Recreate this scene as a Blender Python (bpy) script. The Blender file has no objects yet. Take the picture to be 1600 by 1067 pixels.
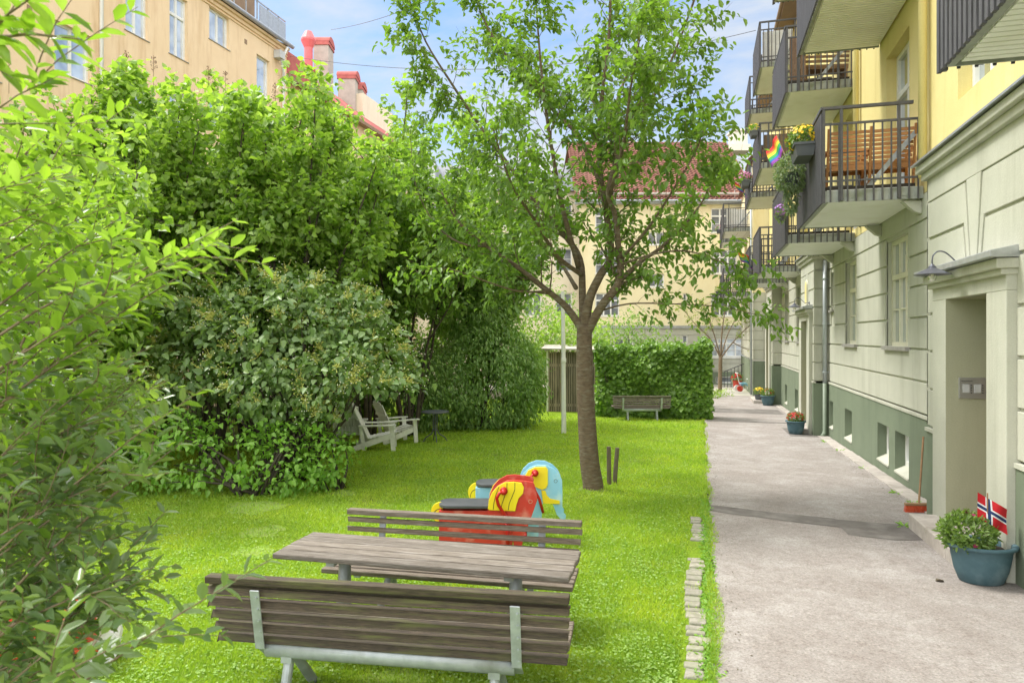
import bpy, math, random
import numpy as np
from mathutils import Vector, Matrix, Quaternion
R=math.radians
random.seed(7); rng=np.random.default_rng(11)
scene=bpy.context.scene; col=scene.collection
# ------------------------------------------------------------------ camera frame (metres; Y runs along the path)
H=2.2; TH=math.atan(297/1100); CT,ST=math.cos(TH),math.sin(TH); F=1100.0
def at(px,py,d):
    xc=(px-800)/F*d
    return Vector((xc*CT-d*ST, xc*ST+d*CT, H+(526-py)*d/F))
def gz(Y): return -.024*Y if Y<30 else -.72-.018*(Y-30)
def gza(Y): return np.where(Y<30,-.024*Y,-.72-.018*(Y-30))
def gat(px,d):
    p=at(px,526,d); p.z=gz(p.y); return p
# ------------------------------------------------------------------ helpers
def tag(o,label=None,cat=None,group=None,kind=None):
    if label: o['label']=label
    if cat: o['category']=cat
    if group: o['group']=group
    if kind: o['kind']=kind
    return o
def empty(name,loc,rz=0,label=None,cat=None,group=None):
    o=bpy.data.objects.new(name,None); o.empty_display_size=.2; col.objects.link(o)
    o.location=loc; o.rotation_euler=(0,0,rz); return tag(o,label,cat,group)
def copy_tree(o,parent=None):
    c=o.copy(); col.objects.link(c); c.parent=parent
    for ch in list(o.children): copy_tree(ch,c)
    return c
class MB:
    def __init__(s): s.v=[]; s.f=[]; s.m=[]
    def add(s,vs,fs,mi=0):
        n=len(s.v); s.v+= [tuple(x) for x in vs]; s.f+=[tuple(n+i for i in f) for f in fs]; s.m+=[mi]*len(fs)
    def box(s,x0,x1,y0,y1,z0,z1,mi=0,f=None):
        vs=[(x,y,z) for x in(x0,x1) for y in(y0,y1) for z in(z0,z1)]
        if f: vs=[f(*v) for v in vs]
        s.add(vs,[(0,1,3,2),(4,6,7,5),(0,4,5,1),(2,3,7,6),(0,2,6,4),(1,5,7,3)],mi); return s
    def bar(s,p,q,w,h,up=(0,0,1),mi=0):
        p=Vector(p);q=Vector(q);d=(q-p).normalized();u=Vector(up)
        a=d.cross(u)
        if a.length<1e-4: a=d.cross(Vector((1,0,0)))
        a.normalize(); b=a.cross(d).normalized()
        vs=[]
        for c in(p,q):
            for i,j in((-1,-1),(1,-1),(1,1),(-1,1)): vs.append(c+a*i*w/2+b*j*h/2)
        s.add(vs,[(0,3,2,1),(4,5,6,7),(0,1,5,4),(1,2,6,5),(2,3,7,6),(3,0,4,7)],mi); return s
    def tube(s,pts,rs,n=8,mi=0,cap=True):
        pts=[Vector(p) for p in pts]
        if not hasattr(rs,'__len__'): rs=[rs]*len(pts)
        vs=[];prev=None
        for i,p in enumerate(pts):
            t=(pts[min(i+1,len(pts)-1)]-pts[max(i-1,0)])
            if t.length<1e-7: t=Vector((0,0,1))
            t.normalize()
            if prev is None:
                a=t.cross(Vector((0,0,1)))
                if a.length<.05: a=t.cross(Vector((1,0,0)))
            else: a=prev-t*prev.dot(t)
            a.normalize(); prev=a; b=t.cross(a)
            for k in range(n):
                g=2*math.pi*k/n; vs.append(p+(a*math.cos(g)+b*math.sin(g))*rs[i])
        fs=[]
        for i in range(len(pts)-1):
            for k in range(n): fs.append((i*n+k,i*n+(k+1)%n,(i+1)*n+(k+1)%n,(i+1)*n+k))
        if cap: fs+= [tuple(range(n-1,-1,-1)),tuple((len(pts)-1)*n+k for k in range(n))]
        s.add(vs,fs,mi); return s
    def lathe(s,prof,n=24,c=(0,0,0),sx=1,sy=1,mi=0):
        vs=[];fs=[]
        for r,z in prof:
            for k in range(n):
                g=2*math.pi*k/n; vs.append((c[0]+r*sx*math.cos(g),c[1]+r*sy*math.sin(g),c[2]+z))
        for i in range(len(prof)-1):
            for k in range(n): fs.append((i*n+k,i*n+(k+1)%n,(i+1)*n+(k+1)%n,(i+1)*n+k))
        s.add(vs,fs,mi); return s
    def prism(s,poly,y0,y1,mi=0,f=None):
        n=len(poly); vs=[(a,y0,b) for a,b in poly]+[(a,y1,b) for a,b in poly]
        if f: vs=[f(*v) for v in vs]
        s.add(vs,[tuple(range(n)),tuple(range(2*n-1,n-1,-1))]+[(i,n+i,n+(i+1)%n,(i+1)%n) for i in range(n)],mi); return s
    def quad(s,*vs,mi=0): s.add(vs,[tuple(range(len(vs)))],mi); return s
    def build(s,name,mat,parent=None,smooth=False,bevel=0,loc=None):
        me=bpy.data.meshes.new(name); me.from_pydata(s.v,[],s.f)
        mats=mat if isinstance(mat,(list,tuple)) else [mat]
        for m in mats: me.materials.append(m)
        if len(mats)>1: me.polygons.foreach_set('material_index',s.m)
        if smooth: me.polygons.foreach_set('use_smooth',[True]*len(s.f))
        me.update()
        o=bpy.data.objects.new(name,me); col.objects.link(o)
        if parent: o.parent=parent
        if loc is not None: o.location=loc
        if bevel:
            b=o.modifiers.new('b','BEVEL'); b.width=bevel; b.segments=2; b.limit_method='ANGLE'; b.angle_limit=R(40)
        return o
# ------------------------------------------------------------------ materials
M={}
def nodes(name):
    m=bpy.data.materials.new(name); m.use_nodes=True; nt=m.node_tree; nt.nodes.clear(); M[name]=m
    out=nt.nodes.new('ShaderNodeOutputMaterial'); return m,nt,out
def L(nt,a,b): nt.links.new(a,b)
def ramp(nt,fac,stops):
    r=nt.nodes.new('ShaderNodeValToRGB'); e=r.color_ramp.elements
    e[0].position=stops[0][0]; e[0].color=(*stops[0][1],1); e[1].position=stops[-1][0]; e[1].color=(*stops[-1][1],1)
    for p,c in stops[1:-1]:
        x=e.new(p); x.color=(*c,1)
    L(nt,fac,r.inputs[0]); return r.outputs[0]
def noise(nt,scale,detail=5,rough=.6,stretch=None,coord='Object',dist=0):
    tc=nt.nodes.new('ShaderNodeTexCoord'); v=tc.outputs[coord]
    if stretch:
        mp=nt.nodes.new('ShaderNodeMapping'); mp.inputs['Scale'].default_value=stretch; L(nt,v,mp.inputs[0]); v=mp.outputs[0]
    n=nt.nodes.new('ShaderNodeTexNoise'); n.inputs['Scale'].default_value=scale; n.inputs['Detail'].default_value=detail
    n.inputs['Roughness'].default_value=rough; n.inputs['Distortion'].default_value=dist; L(nt,v,n.inputs['Vector']); return n.outputs['Fac']
def bump(nt,h,strength,dist,bs):
    b=nt.nodes.new('ShaderNodeBump'); b.inputs['Strength'].default_value=strength; b.inputs['Distance'].default_value=dist
    L(nt,h,b.inputs['Height']); L(nt,b.outputs[0],bs.inputs['Normal'])
def mix(nt,f,a,b,mode='MIX'):
    n=nt.nodes.new('ShaderNodeMix'); n.data_type='RGBA'; n.blend_type=mode
    for sck,val in ((n.inputs[0],f),(n.inputs[6],a),(n.inputs[7],b)):
        if isinstance(val,(int,float)): sck.default_value=val
        elif isinstance(val,tuple): sck.default_value=(*val,1)
        else: L(nt,val,sck)
    return n.outputs[2]
def pmat(name,c1,c2=None,scale=6,rough=.7,bstr=0,bscale=60,bdist=.01,stretch=None,metal=0,spec=.5,c3=None,s2=None,bstretch=None,lo=.35,hi=.65,isl=0):
    m,nt,out=nodes(name); bs=nt.nodes.new('ShaderNodeBsdfPrincipled'); L(nt,bs.outputs[0],out.inputs[0])
    bs.inputs['Roughness'].default_value=rough; bs.inputs['Metallic'].default_value=metal; bs.inputs['Specular IOR Level'].default_value=spec
    if c2 is None: c2=tuple(x*.85 for x in c1)
    c=ramp(nt,noise(nt,scale,6,.6,stretch),[(lo,c1),(hi,c2)])
    if c3:
        k=ramp(nt,noise(nt,s2 or scale*.2,4,.55,bstretch or stretch),[(.5,(0,0,0)),(.72,(1,1,1))])
        c=mix(nt,k,c,c3)
    if isl:
        g=nt.nodes.new('ShaderNodeNewGeometry'); c=mix(nt,1.0,c,ramp(nt,g.outputs['Random Per Island'],[(0,(1-isl,)*3),(1,(1+isl,1+isl*.9,1+isl*.75))]),'MULTIPLY')
    L(nt,c,bs.inputs['Base Color'])
    if bstr: bump(nt,noise(nt,bscale,4,.65,bstretch or stretch),bstr,bdist,bs)
    return m
def leafmat(name,cols,trans=.35,rough=.42,tcol=None,var=0):
    m,nt,out=nodes(name); bs=nt.nodes.new('ShaderNodeBsdfPrincipled'); bs.inputs['Roughness'].default_value=rough
    g=nt.nodes.new('ShaderNodeNewGeometry'); k=len(cols)
    c=ramp(nt,g.outputs['Random Per Island'],[(i/(k-1),x) for i,x in enumerate(cols)])
    if var: c=mix(nt,1.0,c,ramp(nt,noise(nt,var,6,.65),[(.32,(.72,.80,.75)),(.5,(1,1,1)),(.66,(1.28,1.12,1.05))]),'MULTIPLY')
    L(nt,c,bs.inputs['Base Color'])
    t=nt.nodes.new('ShaderNodeBsdfTranslucent')
    tc=mix(nt,1.0,c,tcol or (1.9,2.1,.7),'MULTIPLY'); L(nt,tc,t.inputs[0])
    mx=nt.nodes.new('ShaderNodeMixShader'); mx.inputs[0].default_value=trans
    L(nt,bs.outputs[0],mx.inputs[1]); L(nt,t.outputs[0],mx.inputs[2]); L(nt,mx.outputs[0],out.inputs[0]); return m
def glassmat(name,dark,mixf=.45,tint=(.9,.95,1)):
    m,nt,out=nodes(name); d=nt.nodes.new('ShaderNodeBsdfDiffuse')
    n=noise(nt,1.3,2,.5); L(nt,ramp(nt,n,[(.35,dark),(.65,tuple(min(1,x*2.2) for x in dark))]),d.inputs[0])
    g=nt.nodes.new('ShaderNodeBsdfGlossy'); g.inputs['Roughness'].default_value=.02; g.inputs[0].default_value=(*tint,1)
    b=nt.nodes.new('ShaderNodeBump'); b.inputs['Strength'].default_value=.05; b.inputs['Distance'].default_value=.02
    L(nt,noise(nt,1.5,1,.4),b.inputs['Height']); L(nt,b.outputs[0],g.inputs['Normal'])
    lw=nt.nodes.new('ShaderNodeLayerWeight'); lw.inputs[0].default_value=mixf
    mx=nt.nodes.new('ShaderNodeMixShader'); L(nt,lw.outputs['Facing'],mx.inputs[0])
    L(nt,d.outputs[0],mx.inputs[1]); L(nt,g.outputs[0],mx.inputs[2]); L(nt,mx.outputs[0],out.inputs[0]); return m
def facade(name,c1,c2,stain,bstr=.35,bscale=45):
    m,nt,out=nodes(name); bs=nt.nodes.new('ShaderNodeBsdfPrincipled'); L(nt,bs.outputs[0],out.inputs[0]); bs.inputs['Roughness'].default_value=.88
    bs.inputs['Specular IOR Level'].default_value=.25
    c=ramp(nt,noise(nt,1.6,7,.62),[(.3,c1),(.7,c2)])
    k=ramp(nt,noise(nt,.9,6,.7,(2.6,2.6,.28)),[(.50,(0,0,0)),(.70,(.75,.75,.75))])
    c=mix(nt,k,c,stain); k2=ramp(nt,noise(nt,90,2,.5),[(.3,(.93,.93,.93)),(.7,(1.04,1.04,1.04))])
    c=mix(nt,1.0,c,k2,'MULTIPLY'); L(nt,c,bs.inputs['Base Color'])
    bump(nt,noise(nt,bscale,5,.7),bstr,.012,bs); return m
facade('plaster_green',(.47,.475,.395),(.53,.53,.445),(.375,.375,.30))
facade('plaster_dark',(.185,.225,.155),(.215,.26,.18),(.15,.185,.13),.9,110)
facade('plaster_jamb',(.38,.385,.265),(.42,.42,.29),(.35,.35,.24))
facade('plaster_yellow',(.70,.60,.265),(.75,.65,.30),(.63,.52,.22))
facade('plaster_pale',(.80,.71,.45),(.84,.76,.50),(.74,.62,.34),.2)
facade('plaster_peach',(.80,.605,.39),(.85,.66,.44),(.64,.44,.25))
facade('plaster_cream',(.78,.70,.52),(.82,.74,.58),(.68,.6,.45))
pmat('metal_cap',(.52,.54,.56),(.42,.44,.46),9,.38,metal=.6)
pmat('galv',(.46,.49,.53),(.36,.39,.42),14,.45,.1,60,metal=.3,c3=(.27,.29,.28),s2=5)
pmat('galv_stain',(.34,.36,.33),(.26,.28,.25),7,.6,.2,50,c3=(.17,.19,.12),s2=3)
pmat('pipe_grey',(.42,.46,.48),(.36,.40,.42),8,.4,metal=.3)
pmat('pipe_green',(.20,.25,.18),None,8,.5)
pmat('rail_dark',(.052,.052,.058),(.085,.083,.09),10,.5,.1,40)
pmat('board_dark',(.062,.060,.068),(.10,.096,.108),3,.65,.3,40,stretch=(8,8,1))
pmat('soffit',(.90,.90,.88),(.86,.86,.83),4,.55,c3=(.78,.77,.70),s2=1.2)
pmat('white_paint',(.80,.80,.77),(.72,.72,.68),5,.45,.05,30)
pmat('cream_frame',(.72,.70,.56),(.66,.64,.5),5,.5)
pmat('white_dirty',(.82,.82,.79),(.70,.70,.66),9,.6,.15,40,c3=(.55,.56,.48),s2=4)
pmat('sill',(.36,.34,.31),(.28,.27,.25),8,.8,.3,60)
pmat('stone',(.50,.46,.42),(.38,.34,.31),7,.85,.5,70,c3=(.30,.27,.23),s2=2,isl=.15)
pmat('sett',(.36,.335,.285),(.22,.215,.16),14,.9,.8,50,c3=(.30,.31,.22),s2=7,isl=.15)
pmat('wood_old',(.215,.175,.135),(.105,.083,.066),6,.75,.8,9,.006,stretch=(2.2,34,34),c3=(.30,.27,.235),s2=3,bstretch=(1.5,30,30),isl=.22)
pmat('wood_table',(.225,.20,.175),(.115,.097,.08),6,.8,.8,9,.006,spec=.25,stretch=(2.0,34,34),c3=(.33,.305,.28),s2=2.5,bstretch=(1.3,30,30),isl=.22)
pmat('wood_moss',(.095,.070,.045),(.036,.027,.018),6,.75,.8,9,.006,stretch=(2.2,34,34),c3=(.115,.12,.04),s2=2.2,bstretch=(1.1,16,16),isl=.22)
pmat('wood_orange',(.55,.26,.085),(.42,.18,.055),5,.5,.2,9,stretch=(3,3,20),isl=.22)
pmat('wood_stake',(.20,.165,.11),(.12,.10,.07),8,.85,.5,12,stretch=(8,8,1))
pmat('lattice',(.36,.30,.25),(.25,.20,.165),3,.85,.3,14,stretch=(9,9,.8),c3=(.12,.10,.08),s2=1,isl=.22)
pmat('dark_wood',(.05,.04,.03),(.03,.025,.02),5,.8)
pmat('bark',(.215,.155,.10),(.13,.092,.058),6,.9,1.0,14,.03,stretch=(2.2,2.2,5),c3=(.26,.235,.17),s2=3,bstretch=(2,2,9))
pmat('bark_dark',(.085,.068,.05),(.05,.04,.03),9,.9,.8,20,.02)
pmat('bark_pale',(.26,.19,.12),(.17,.125,.08),12,.75,.4,50)
pmat('stem_green',(.24,.25,.07),(.20,.17,.075),12,.6)
pmat('pot_blue',(.055,.115,.14),(.08,.15,.18),6,.7,.3,30,c3=(.14,.21,.235),s2=3)
pmat('soil',(.05,.035,.025),None,20,.95,.8,60)
pmat('red_paint',(.60,.05,.03),(.50,.035,.022),4,.5,c3=(.66,.20,.15),s2=7)
pmat('red_metal',(.50,.012,.01),(.42,.01,.01),6,.3)
pmat('blue_paint',(.28,.60,.78),(.24,.53,.72),4,.5,c3=(.45,.68,.78),s2=7)
pmat('yellow_paint',(.88,.72,.02),(.83,.66,.02),4,.4)
pmat('black_seat',(.06,.065,.075),(.095,.10,.11),5,.4,.1,80)
pmat('line_dark',(.05,.045,.02),None,5,.6)
pmat('line_pale',(.65,.45,.3),None,5,.6)
pmat('broom_red',(.62,.10,.03),(.48,.06,.02),60,.8,.6,90)
pmat('broom_wood',(.33,.20,.10),(.24,.14,.07),9,.7)
pmat('flag_red',(.62,.015,.025),None,4,.8); pmat('flag_white',(.82,.82,.84),None,4,.8); pmat('flag_blue',(.02,.045,.15),None,4,.8)
for n,c in (('r_red',(.75,.03,.03)),('r_orange',(.85,.25,.03)),('r_yellow',(.85,.75,.05)),('r_green',(.05,.45,.12)),('r_blue',(.05,.18,.6)),('r_violet',(.33,.07,.45))): pmat(n,c,None,4,.8)
pmat('tile_red',(.235,.112,.085),(.18,.082,.062),3,.95,spec=.08,c3=(.28,.15,.115),s2=.6)
pmat('roof_grey',(.26,.27,.29),None,3,.9,spec=.1)
pmat('roof_redmetal',(.52,.17,.15),(.42,.13,.12),3,.9,spec=.1)
pmat('flue_pink',(.72,.17,.17),(.64,.13,.14),3,.5)
pmat('chimney_grey',(.50,.46,.40),(.40,.37,.32),3,.9,.3,30)
pmat('brown_trim',(.30,.20,.12),None,3,.7)
pmat('plastic_grey',(.55,.56,.56),None,4,.5)
pmat('steel',(.50,.50,.48),(.44,.44,.42),5,.35,metal=.7)
pmat('lamp_metal',(.085,.09,.11),(.12,.125,.15),8,.38,metal=.3)
pmat('wire',(.06,.06,.065),None,4,.6)
pmat('planter_grey',(.10,.11,.125),None,5,.5)
pmat('brick_screen',(.34,.22,.15),(.27,.17,.12),20,.85)
pmat('wicker',(.22,.15,.10),None,30,.8,.5,80)
pmat('cloth_white',(.8,.8,.8),None,4,.8)
pmat('petal_red',(.55,.012,.012),(.42,.01,.01),30,.6); pmat('petal_yellow',(.85,.60,.02),(.8,.5,.02),30,.6)
pmat('petal_pink',(.72,.28,.50),(.6,.15,.4),30,.6); pmat('petal_dark',(.22,.01,.06),None,30,.6); pmat('petal_violet',(.45,.2,.6),None,30,.6)
pmat('berry_white',(.80,.78,.64),None,30,.5); pmat('panicle',(.60,.58,.16),(.48,.50,.12),30,.8)
pmat('dead_flower',(.20,.11,.07),None,30,.9)
glassmat('glass',(.07,.08,.085)); glassmat('glass_far',(.12,.13,.14),.35); glassmat('glass_bright',(.30,.33,.36),.6); glassmat('glass_cellar',(.10,.11,.12),.3)
m,nt,out=nodes('bulb_glass'); b=nt.nodes.new('ShaderNodeBsdfPrincipled'); b.inputs['Base Color'].default_value=(.95,.95,.9,1); b.inputs['Transmission Weight'].default_value=.85; b.inputs['Roughness'].default_value=.12; b.inputs['IOR'].default_value=1.2; L(nt,b.outputs[0],out.inputs[0])
leafmat('leaf_cherry',[(0.127,0.220,0.044),(0.165,0.270,0.055),(0.099,0.176,0.044),(0.193,0.297,0.066),(0.116,0.204,0.039)],.42,.45)
leafmat('leaf_lilac',[(0.197,0.306,0.062),(0.263,0.388,0.076),(0.151,0.250,0.062),(0.354,0.463,0.151),(0.217,0.325,0.069),(0.302,0.425,0.096)],.42,.45)
leafmat('leaf_mid',[(0.142,0.240,0.054),(0.185,0.300,0.072),(0.229,0.336,0.108),(0.124,0.210,0.054)],.4,.45)
leafmat('leaf_dogwood',[(.145,.240,.075),(.190,.290,.095),(.225,.32,.11),(.110,.190,.065),(.25,.34,.14)],.25,.4)
leafmat('leaf_shrub',[(0.201,0.371,0.056),(0.250,0.435,0.073),(0.145,0.290,0.048)],.35,.5)
leafmat('leaf_dark',[(0.147,0.254,0.079),(0.209,0.346,0.095),(0.283,0.411,0.131)],.25,.38)
leafmat('leaf_vine',[(0.117,0.221,0.039),(0.169,0.305,0.046),(0.240,0.390,0.065),(0.091,0.182,0.033)],.3,.4)
leafmat('leaf_pale',[(.20,.27,.06),(.26,.30,.09),(.15,.23,.05)],.4,.5)
leafmat('leaf_privet_a',[(.155,.255,.04),(.21,.32,.05),(.12,.205,.04),(.25,.35,.10),(.16,.25,.06)],.48,.3)
leafmat('leaf_privet_b',[(.110,.175,.075),(.150,.215,.100),(.175,.25,.075),(.120,.19,.085),(.22,.28,.16)],.3,.28)
leafmat('leaf_pot',[(.14,.22,.05),(.19,.28,.08),(.10,.17,.04)],.3,.5)
leafmat('leaf_grey',[(.16,.22,.12),(.24,.30,.18),(.10,.16,.07)],.3,.5)
leafmat('blade',[(0.254,0.382,0.040),(0.357,0.509,0.051),(0.206,0.324,0.038),(0.412,0.509,0.089),(0.302,0.420,0.057)],.45,.5,(1.6,1.7,.6),1.1)
leafmat('clover',[(.24,.37,.07),(.31,.44,.12),(.19,.33,.05),(.38,.49,.20)],.35,.75)
# lawn soil, path, gravel
m,nt,out=nodes('lawn_ground'); bs=nt.nodes.new('ShaderNodeBsdfPrincipled'); L(nt,bs.outputs[0],out.inputs[0]); bs.inputs['Roughness'].default_value=.95; bs.inputs['Specular IOR Level'].default_value=.1
c=ramp(nt,noise(nt,35,5,.7),[(.3,(.17,.27,.02)),(.55,(.26,.40,.03)),(.75,(.33,.48,.045))])
c=mix(nt,ramp(nt,noise(nt,.9,6,.65),[(.56,(0,0,0)),(.72,(.75,.75,.75))]),c,(.17,.19,.06)); L(nt,c,bs.inputs['Base Color']); bump(nt,noise(nt,70,4,.7),1,.03,bs)
m,nt,out=nodes('asphalt'); bs=nt.nodes.new('ShaderNodeBsdfPrincipled'); L(nt,bs.outputs[0],out.inputs[0]); bs.inputs['Roughness'].default_value=.9; bs.inputs['Specular IOR Level'].default_value=.25
c=ramp(nt,noise(nt,1.3,10,.78),[(.30,(.26,.225,.205)),(.5,(.325,.295,.275)),(.68,(.42,.395,.378))])
c=mix(nt,ramp(nt,noise(nt,.55,7,.7,(1,.6,1)),[(.52,(0,0,0)),(.70,(.55,.55,.55))]),c,(.29,.255,.235))
c=mix(nt,1.0,c,mix(nt,1.0,ramp(nt,noise(nt,52,3,.75),[(.36,(.70,.68,.66)),(.45,(.96,.96,.96)),(.55,(1,1,1)),(.64,(1.25,1.24,1.22))]),ramp(nt,noise(nt,14,5,.8),[(.36,(.86,.84,.82)),(.5,(1,1,1)),(.62,(1.07,1.07,1.06))]),'MULTIPLY'),'MULTIPLY')
L(nt,c,bs.inputs['Base Color']); bump(nt,noise(nt,90,4,.8),.8,.01,bs)
pmat('asphalt_dark',(.125,.11,.10),(.17,.155,.14),5,.92,.6,150,.006,c3=(.25,.23,.21),s2=2.2)
pmat('gravel_mat',(.50,.47,.42),(.38,.36,.32),40,.95,.9,80,c3=(.36,.38,.22),s2=1)
pmat('bare_earth',(.22,.29,.06),(.22,.35,.04),7,.95,.8,60)
pmat('soil_ground',(.10,.085,.055),(.06,.06,.03),5,.95,.9,40)
# ------------------------------------------------------------------ leaves (numpy)
def nrm(a): return a/np.maximum(np.linalg.norm(a,axis=1,keepdims=True),1e-9)
def leaf_arrays(P,D,N,Ls,W,fold=.25,curl=.15,shape='oval'):
    """P base, D along the leaf, N approx normal; returns verts, quads"""
    D=nrm(D); S=nrm(np.cross(D,N)); N=np.cross(S,D)
    Ls=Ls[:,None]; W=W[:,None]
    a,b=(.32,.72) if shape=='oval' else (.28,.62)
    wa,wb=(.5,.40) if shape=='oval' else (.55,.42)
    v=np.stack([P, P+D*Ls*a+S*W*wa+N*W*fold, P+D*Ls*b+S*W*wb+N*(W*fold*.8-Ls*curl*.3), P+D*Ls-N*Ls*curl, P+D*Ls*b-S*W*wb+N*(W*fold*.8-Ls*curl*.3), P+D*Ls*a-S*W*wa+N*W*fold],axis=1)
    n=len(P); q=np.array([[0,1,2,3],[0,3,4,5]])[None]+np.arange(n)[:,None,None]*6
    return v.reshape(-1,3),q.reshape(-1,4)
def np_mesh(name,V,Q,mat,parent=None,mi=None,k=4):
    me=bpy.data.meshes.new(name); me.vertices.add(len(V)); me.vertices.foreach_set('co',V.astype(np.float32).ravel())
    n=len(Q); me.loops.add(n*k); me.loops.foreach_set('vertex_index',Q.astype(np.int32).ravel())
    me.polygons.add(n); me.polygons.foreach_set('loop_start',np.arange(0,n*k,k,dtype=np.int32)); me.polygons.foreach_set('loop_total',np.full(n,k,dtype=np.int32))
    for m_ in (mat if isinstance(mat,list) else [mat]): me.materials.append(m_)
    if mi is not None: me.polygons.foreach_set('material_index',mi.astype(np.int32))
    me.update(calc_edges=True); me.validate()
    o=bpy.data.objects.new(name,me); col.objects.link(o)
    if parent: o.parent=parent
    return o
class Leaves:
    def __init__(s): s.P=[];s.D=[];s.N=[];s.L=[]
    def add(s,P,D,N,Lh): s.P.append(P);s.D.append(D);s.N.append(N);s.L.append(Lh)
    def build(s,name,mat,parent,ratio=.55,fold=.22,curl=.15,shape='oval'):
        P=np.concatenate(s.P);D=np.concatenate(s.D);N=np.concatenate(s.N);Lh=np.concatenate(s.L)
        V,Q=leaf_arrays(P,D,N,Lh,Lh*ratio,fold,curl,shape); return np_mesh(name,V,Q,mat,parent)
    def cluster(s,c,out,n,rad,size,droop=.35,upn=.8):
        c=np.array(c);out=np.array(out)
        P=c+rng.normal(0,1,(n,3))*rad*np.array([1,1,.7])
        D=rng.normal(0,.55,(n,3))+out*.6+np.array([0,0,-droop])
        N=rng.normal(0,.38,(n,3))+np.array([0,0,upn])+out*.45
        s.add(P,D,N,size*rng.uniform(.6,1.25,n))
def spine(p,q,bend=.12,n=5,sag=0):
    p=Vector(p);q=Vector(q);d=q-p;l=d.length
    o=Vector(rng.normal(0,1,3)); o-=o.project(d) if l>1e-6 else o*0; o=o.normalized()*l*bend*random.uniform(.3,1)
    pts=[]
    for i in range(n):
        t=i/(n-1); pts.append(p+d*t+o*math.sin(math.pi*t)+Vector((0,0,-sag*l*math.sin(math.pi*t)))+Vector(rng.normal(0,1,3))*l*.012*(0<i<n-1))
    return pts
def on_line(pts,t):
    k=t*(len(pts)-1); i=min(int(k),len(pts)-2); f=k-i
    return pts[i].lerp(pts[i+1],f),(pts[i+1]-pts[i]).normalized()

# ------------------------------------------------------------------ setting: ground, lawn, path
def sheet(name,polyfun,mat,off,ys,kind='structure',nx=2):
    mb=MB(); vs=[];fs=[]
    for Y in ys:
        x0,x1=polyfun(Y)
        for k in range(nx): vs.append((x0+(x1-x0)*k/(nx-1),Y,gz(Y)+off))
    for i in range(len(ys)-1):
        for k in range(nx-1): fs.append((i*nx+k,i*nx+k+1,(i+1)*nx+k+1,(i+1)*nx+k))
    mb.add(vs,fs); return tag(mb.build(name,mat),kind=kind)
sheet('ground',lambda Y:(-260,260),M['soil_ground'],-.03,[-60,0,15,30,60,120,400])
sheet('lawn',lambda Y:(-14.5,.10+.04*math.sin(Y*2.1)+.03*math.sin(Y*5.3)),M['lawn_ground'],0,[-8+.25*i for i in range(0,160)],nx=3)
sheet('path',lambda Y:(.085+.03*math.sin(Y*1.7+1)+.02*math.sin(Y*6.1),3.35),M['asphalt'],.012,[-6+.25*i for i in range(0,179)],nx=8)
sheet('gravel_yard',lambda Y:(-16,3.4),M['gravel_mat'],.004,[38.6,42,46,49,54])
def patch(name,pts,mat,off=.017):
    mb=MB(); mb.add([(x,y,gz(y)+off) for x,y in pts],[tuple(range(len(pts)))]); return tag(mb.build(name,mat),kind='structure')
def strip(name,a,b,mat,off=.017):
    # a,b: lists of (x,y) near and far edge
    mb=MB(); n=len(a); mb.add([(x,y,gz(y)+off) for x,y in a]+[(x,y,gz(y)+off) for x,y in b],[(i,i+1,n+i+1,n+i) for i in range(n-1)]); return tag(mb.build(name,mat),kind='structure')
xs=[.1,.4,.8,1.3,1.7,1.72,2.2,2.6,2.8]
def jig(v,a=.02): return v+random.uniform(-a,a)
strip('asphalt_repair',[(x,jig(y)) for x,y in zip(xs,[10.25,10.12,9.98,9.83,9.72,9.35,9.25,9.35,9.5])],[(x,jig(y)) for x,y in zip(xs,[10.62,10.56,10.42,10.3,10.2,10.19,10.12,10.1,10.1])],M['asphalt_dark'])
xs=[.15,.7,1.3,1.9,2.5,2.9]
strip('asphalt_repair',[(x,jig(23.9)) for x in xs],[(x,jig(24.25)) for x in xs],M['asphalt_dark'])
strip('asphalt_repair',[(x,jig(27.6,.15)) for x in xs],[(x,jig(29.8,.25)) for x in xs],M['asphalt_dark'],.015)
strip('asphalt_repair',[(x,jig(20.2)) for x in [2.3,2.6,3.0]],[(x,jig(22.6)) for x in [2.3,2.6,3.0]],M['asphalt_dark'],.015)
# stone edging in the grass, kerb of slabs along the wall
mb=MB(); y=3.2
while y<9.9:
    l=random.uniform(.10,.17); x0=-.135+random.uniform(-.03,.02)-.02*math.sin(y*2); w=random.uniform(.15,.185)
    if not (7.75<y<8.5 or random.random()<(.4 if y<4.6 else .06)):
        z=gz(y)+.014+random.uniform(0,.014); a,b_,c_,d_=[random.uniform(-.008,.008) for _ in range(4)]; mb.add([(x0+a,y+b_,z-.08),(x0+w+c_,y+d_,z-.08),(x0+w+b_,y+l-.01+a,z-.08),(x0+d_,y+l-.02+c_,z-.08),(x0+a+.01,y+b_+.01,z),(x0+w+c_-.01,y+d_+.01,z+a*.5),(x0+w+b_-.01,y+l-.03+a,z+b_*.5),(x0+d_+.01,y+l-.03+c_,z+c_*.4)],[(0,3,2,1),(4,5,6,7),(0,1,5,4),(1,2,6,5),(2,3,7,6),(3,0,4,7)])
    y+=l
tag(mb.build('stone_edging',M['sett'],bevel=.012),kind='structure')
mb=MB(); y=10.7
while y<20.3:
    l=random.uniform(.5,.9); z=gz(y)+.022+random.uniform(0,.008); mb.box(3.0+random.uniform(-.01,.01),3.26,y,min(y+l-.012,20.4),z-.1-.02*l,z); y+=l
y=23.3
while y<31.8:
    l=random.uniform(.6,.9); z=gz(y)+.022; mb.box(3.02,3.26,y,y+l-.012,z-.1,z); y+=l
tag(mb.build('kerb',M['stone'],bevel=.008),kind='structure')

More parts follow.
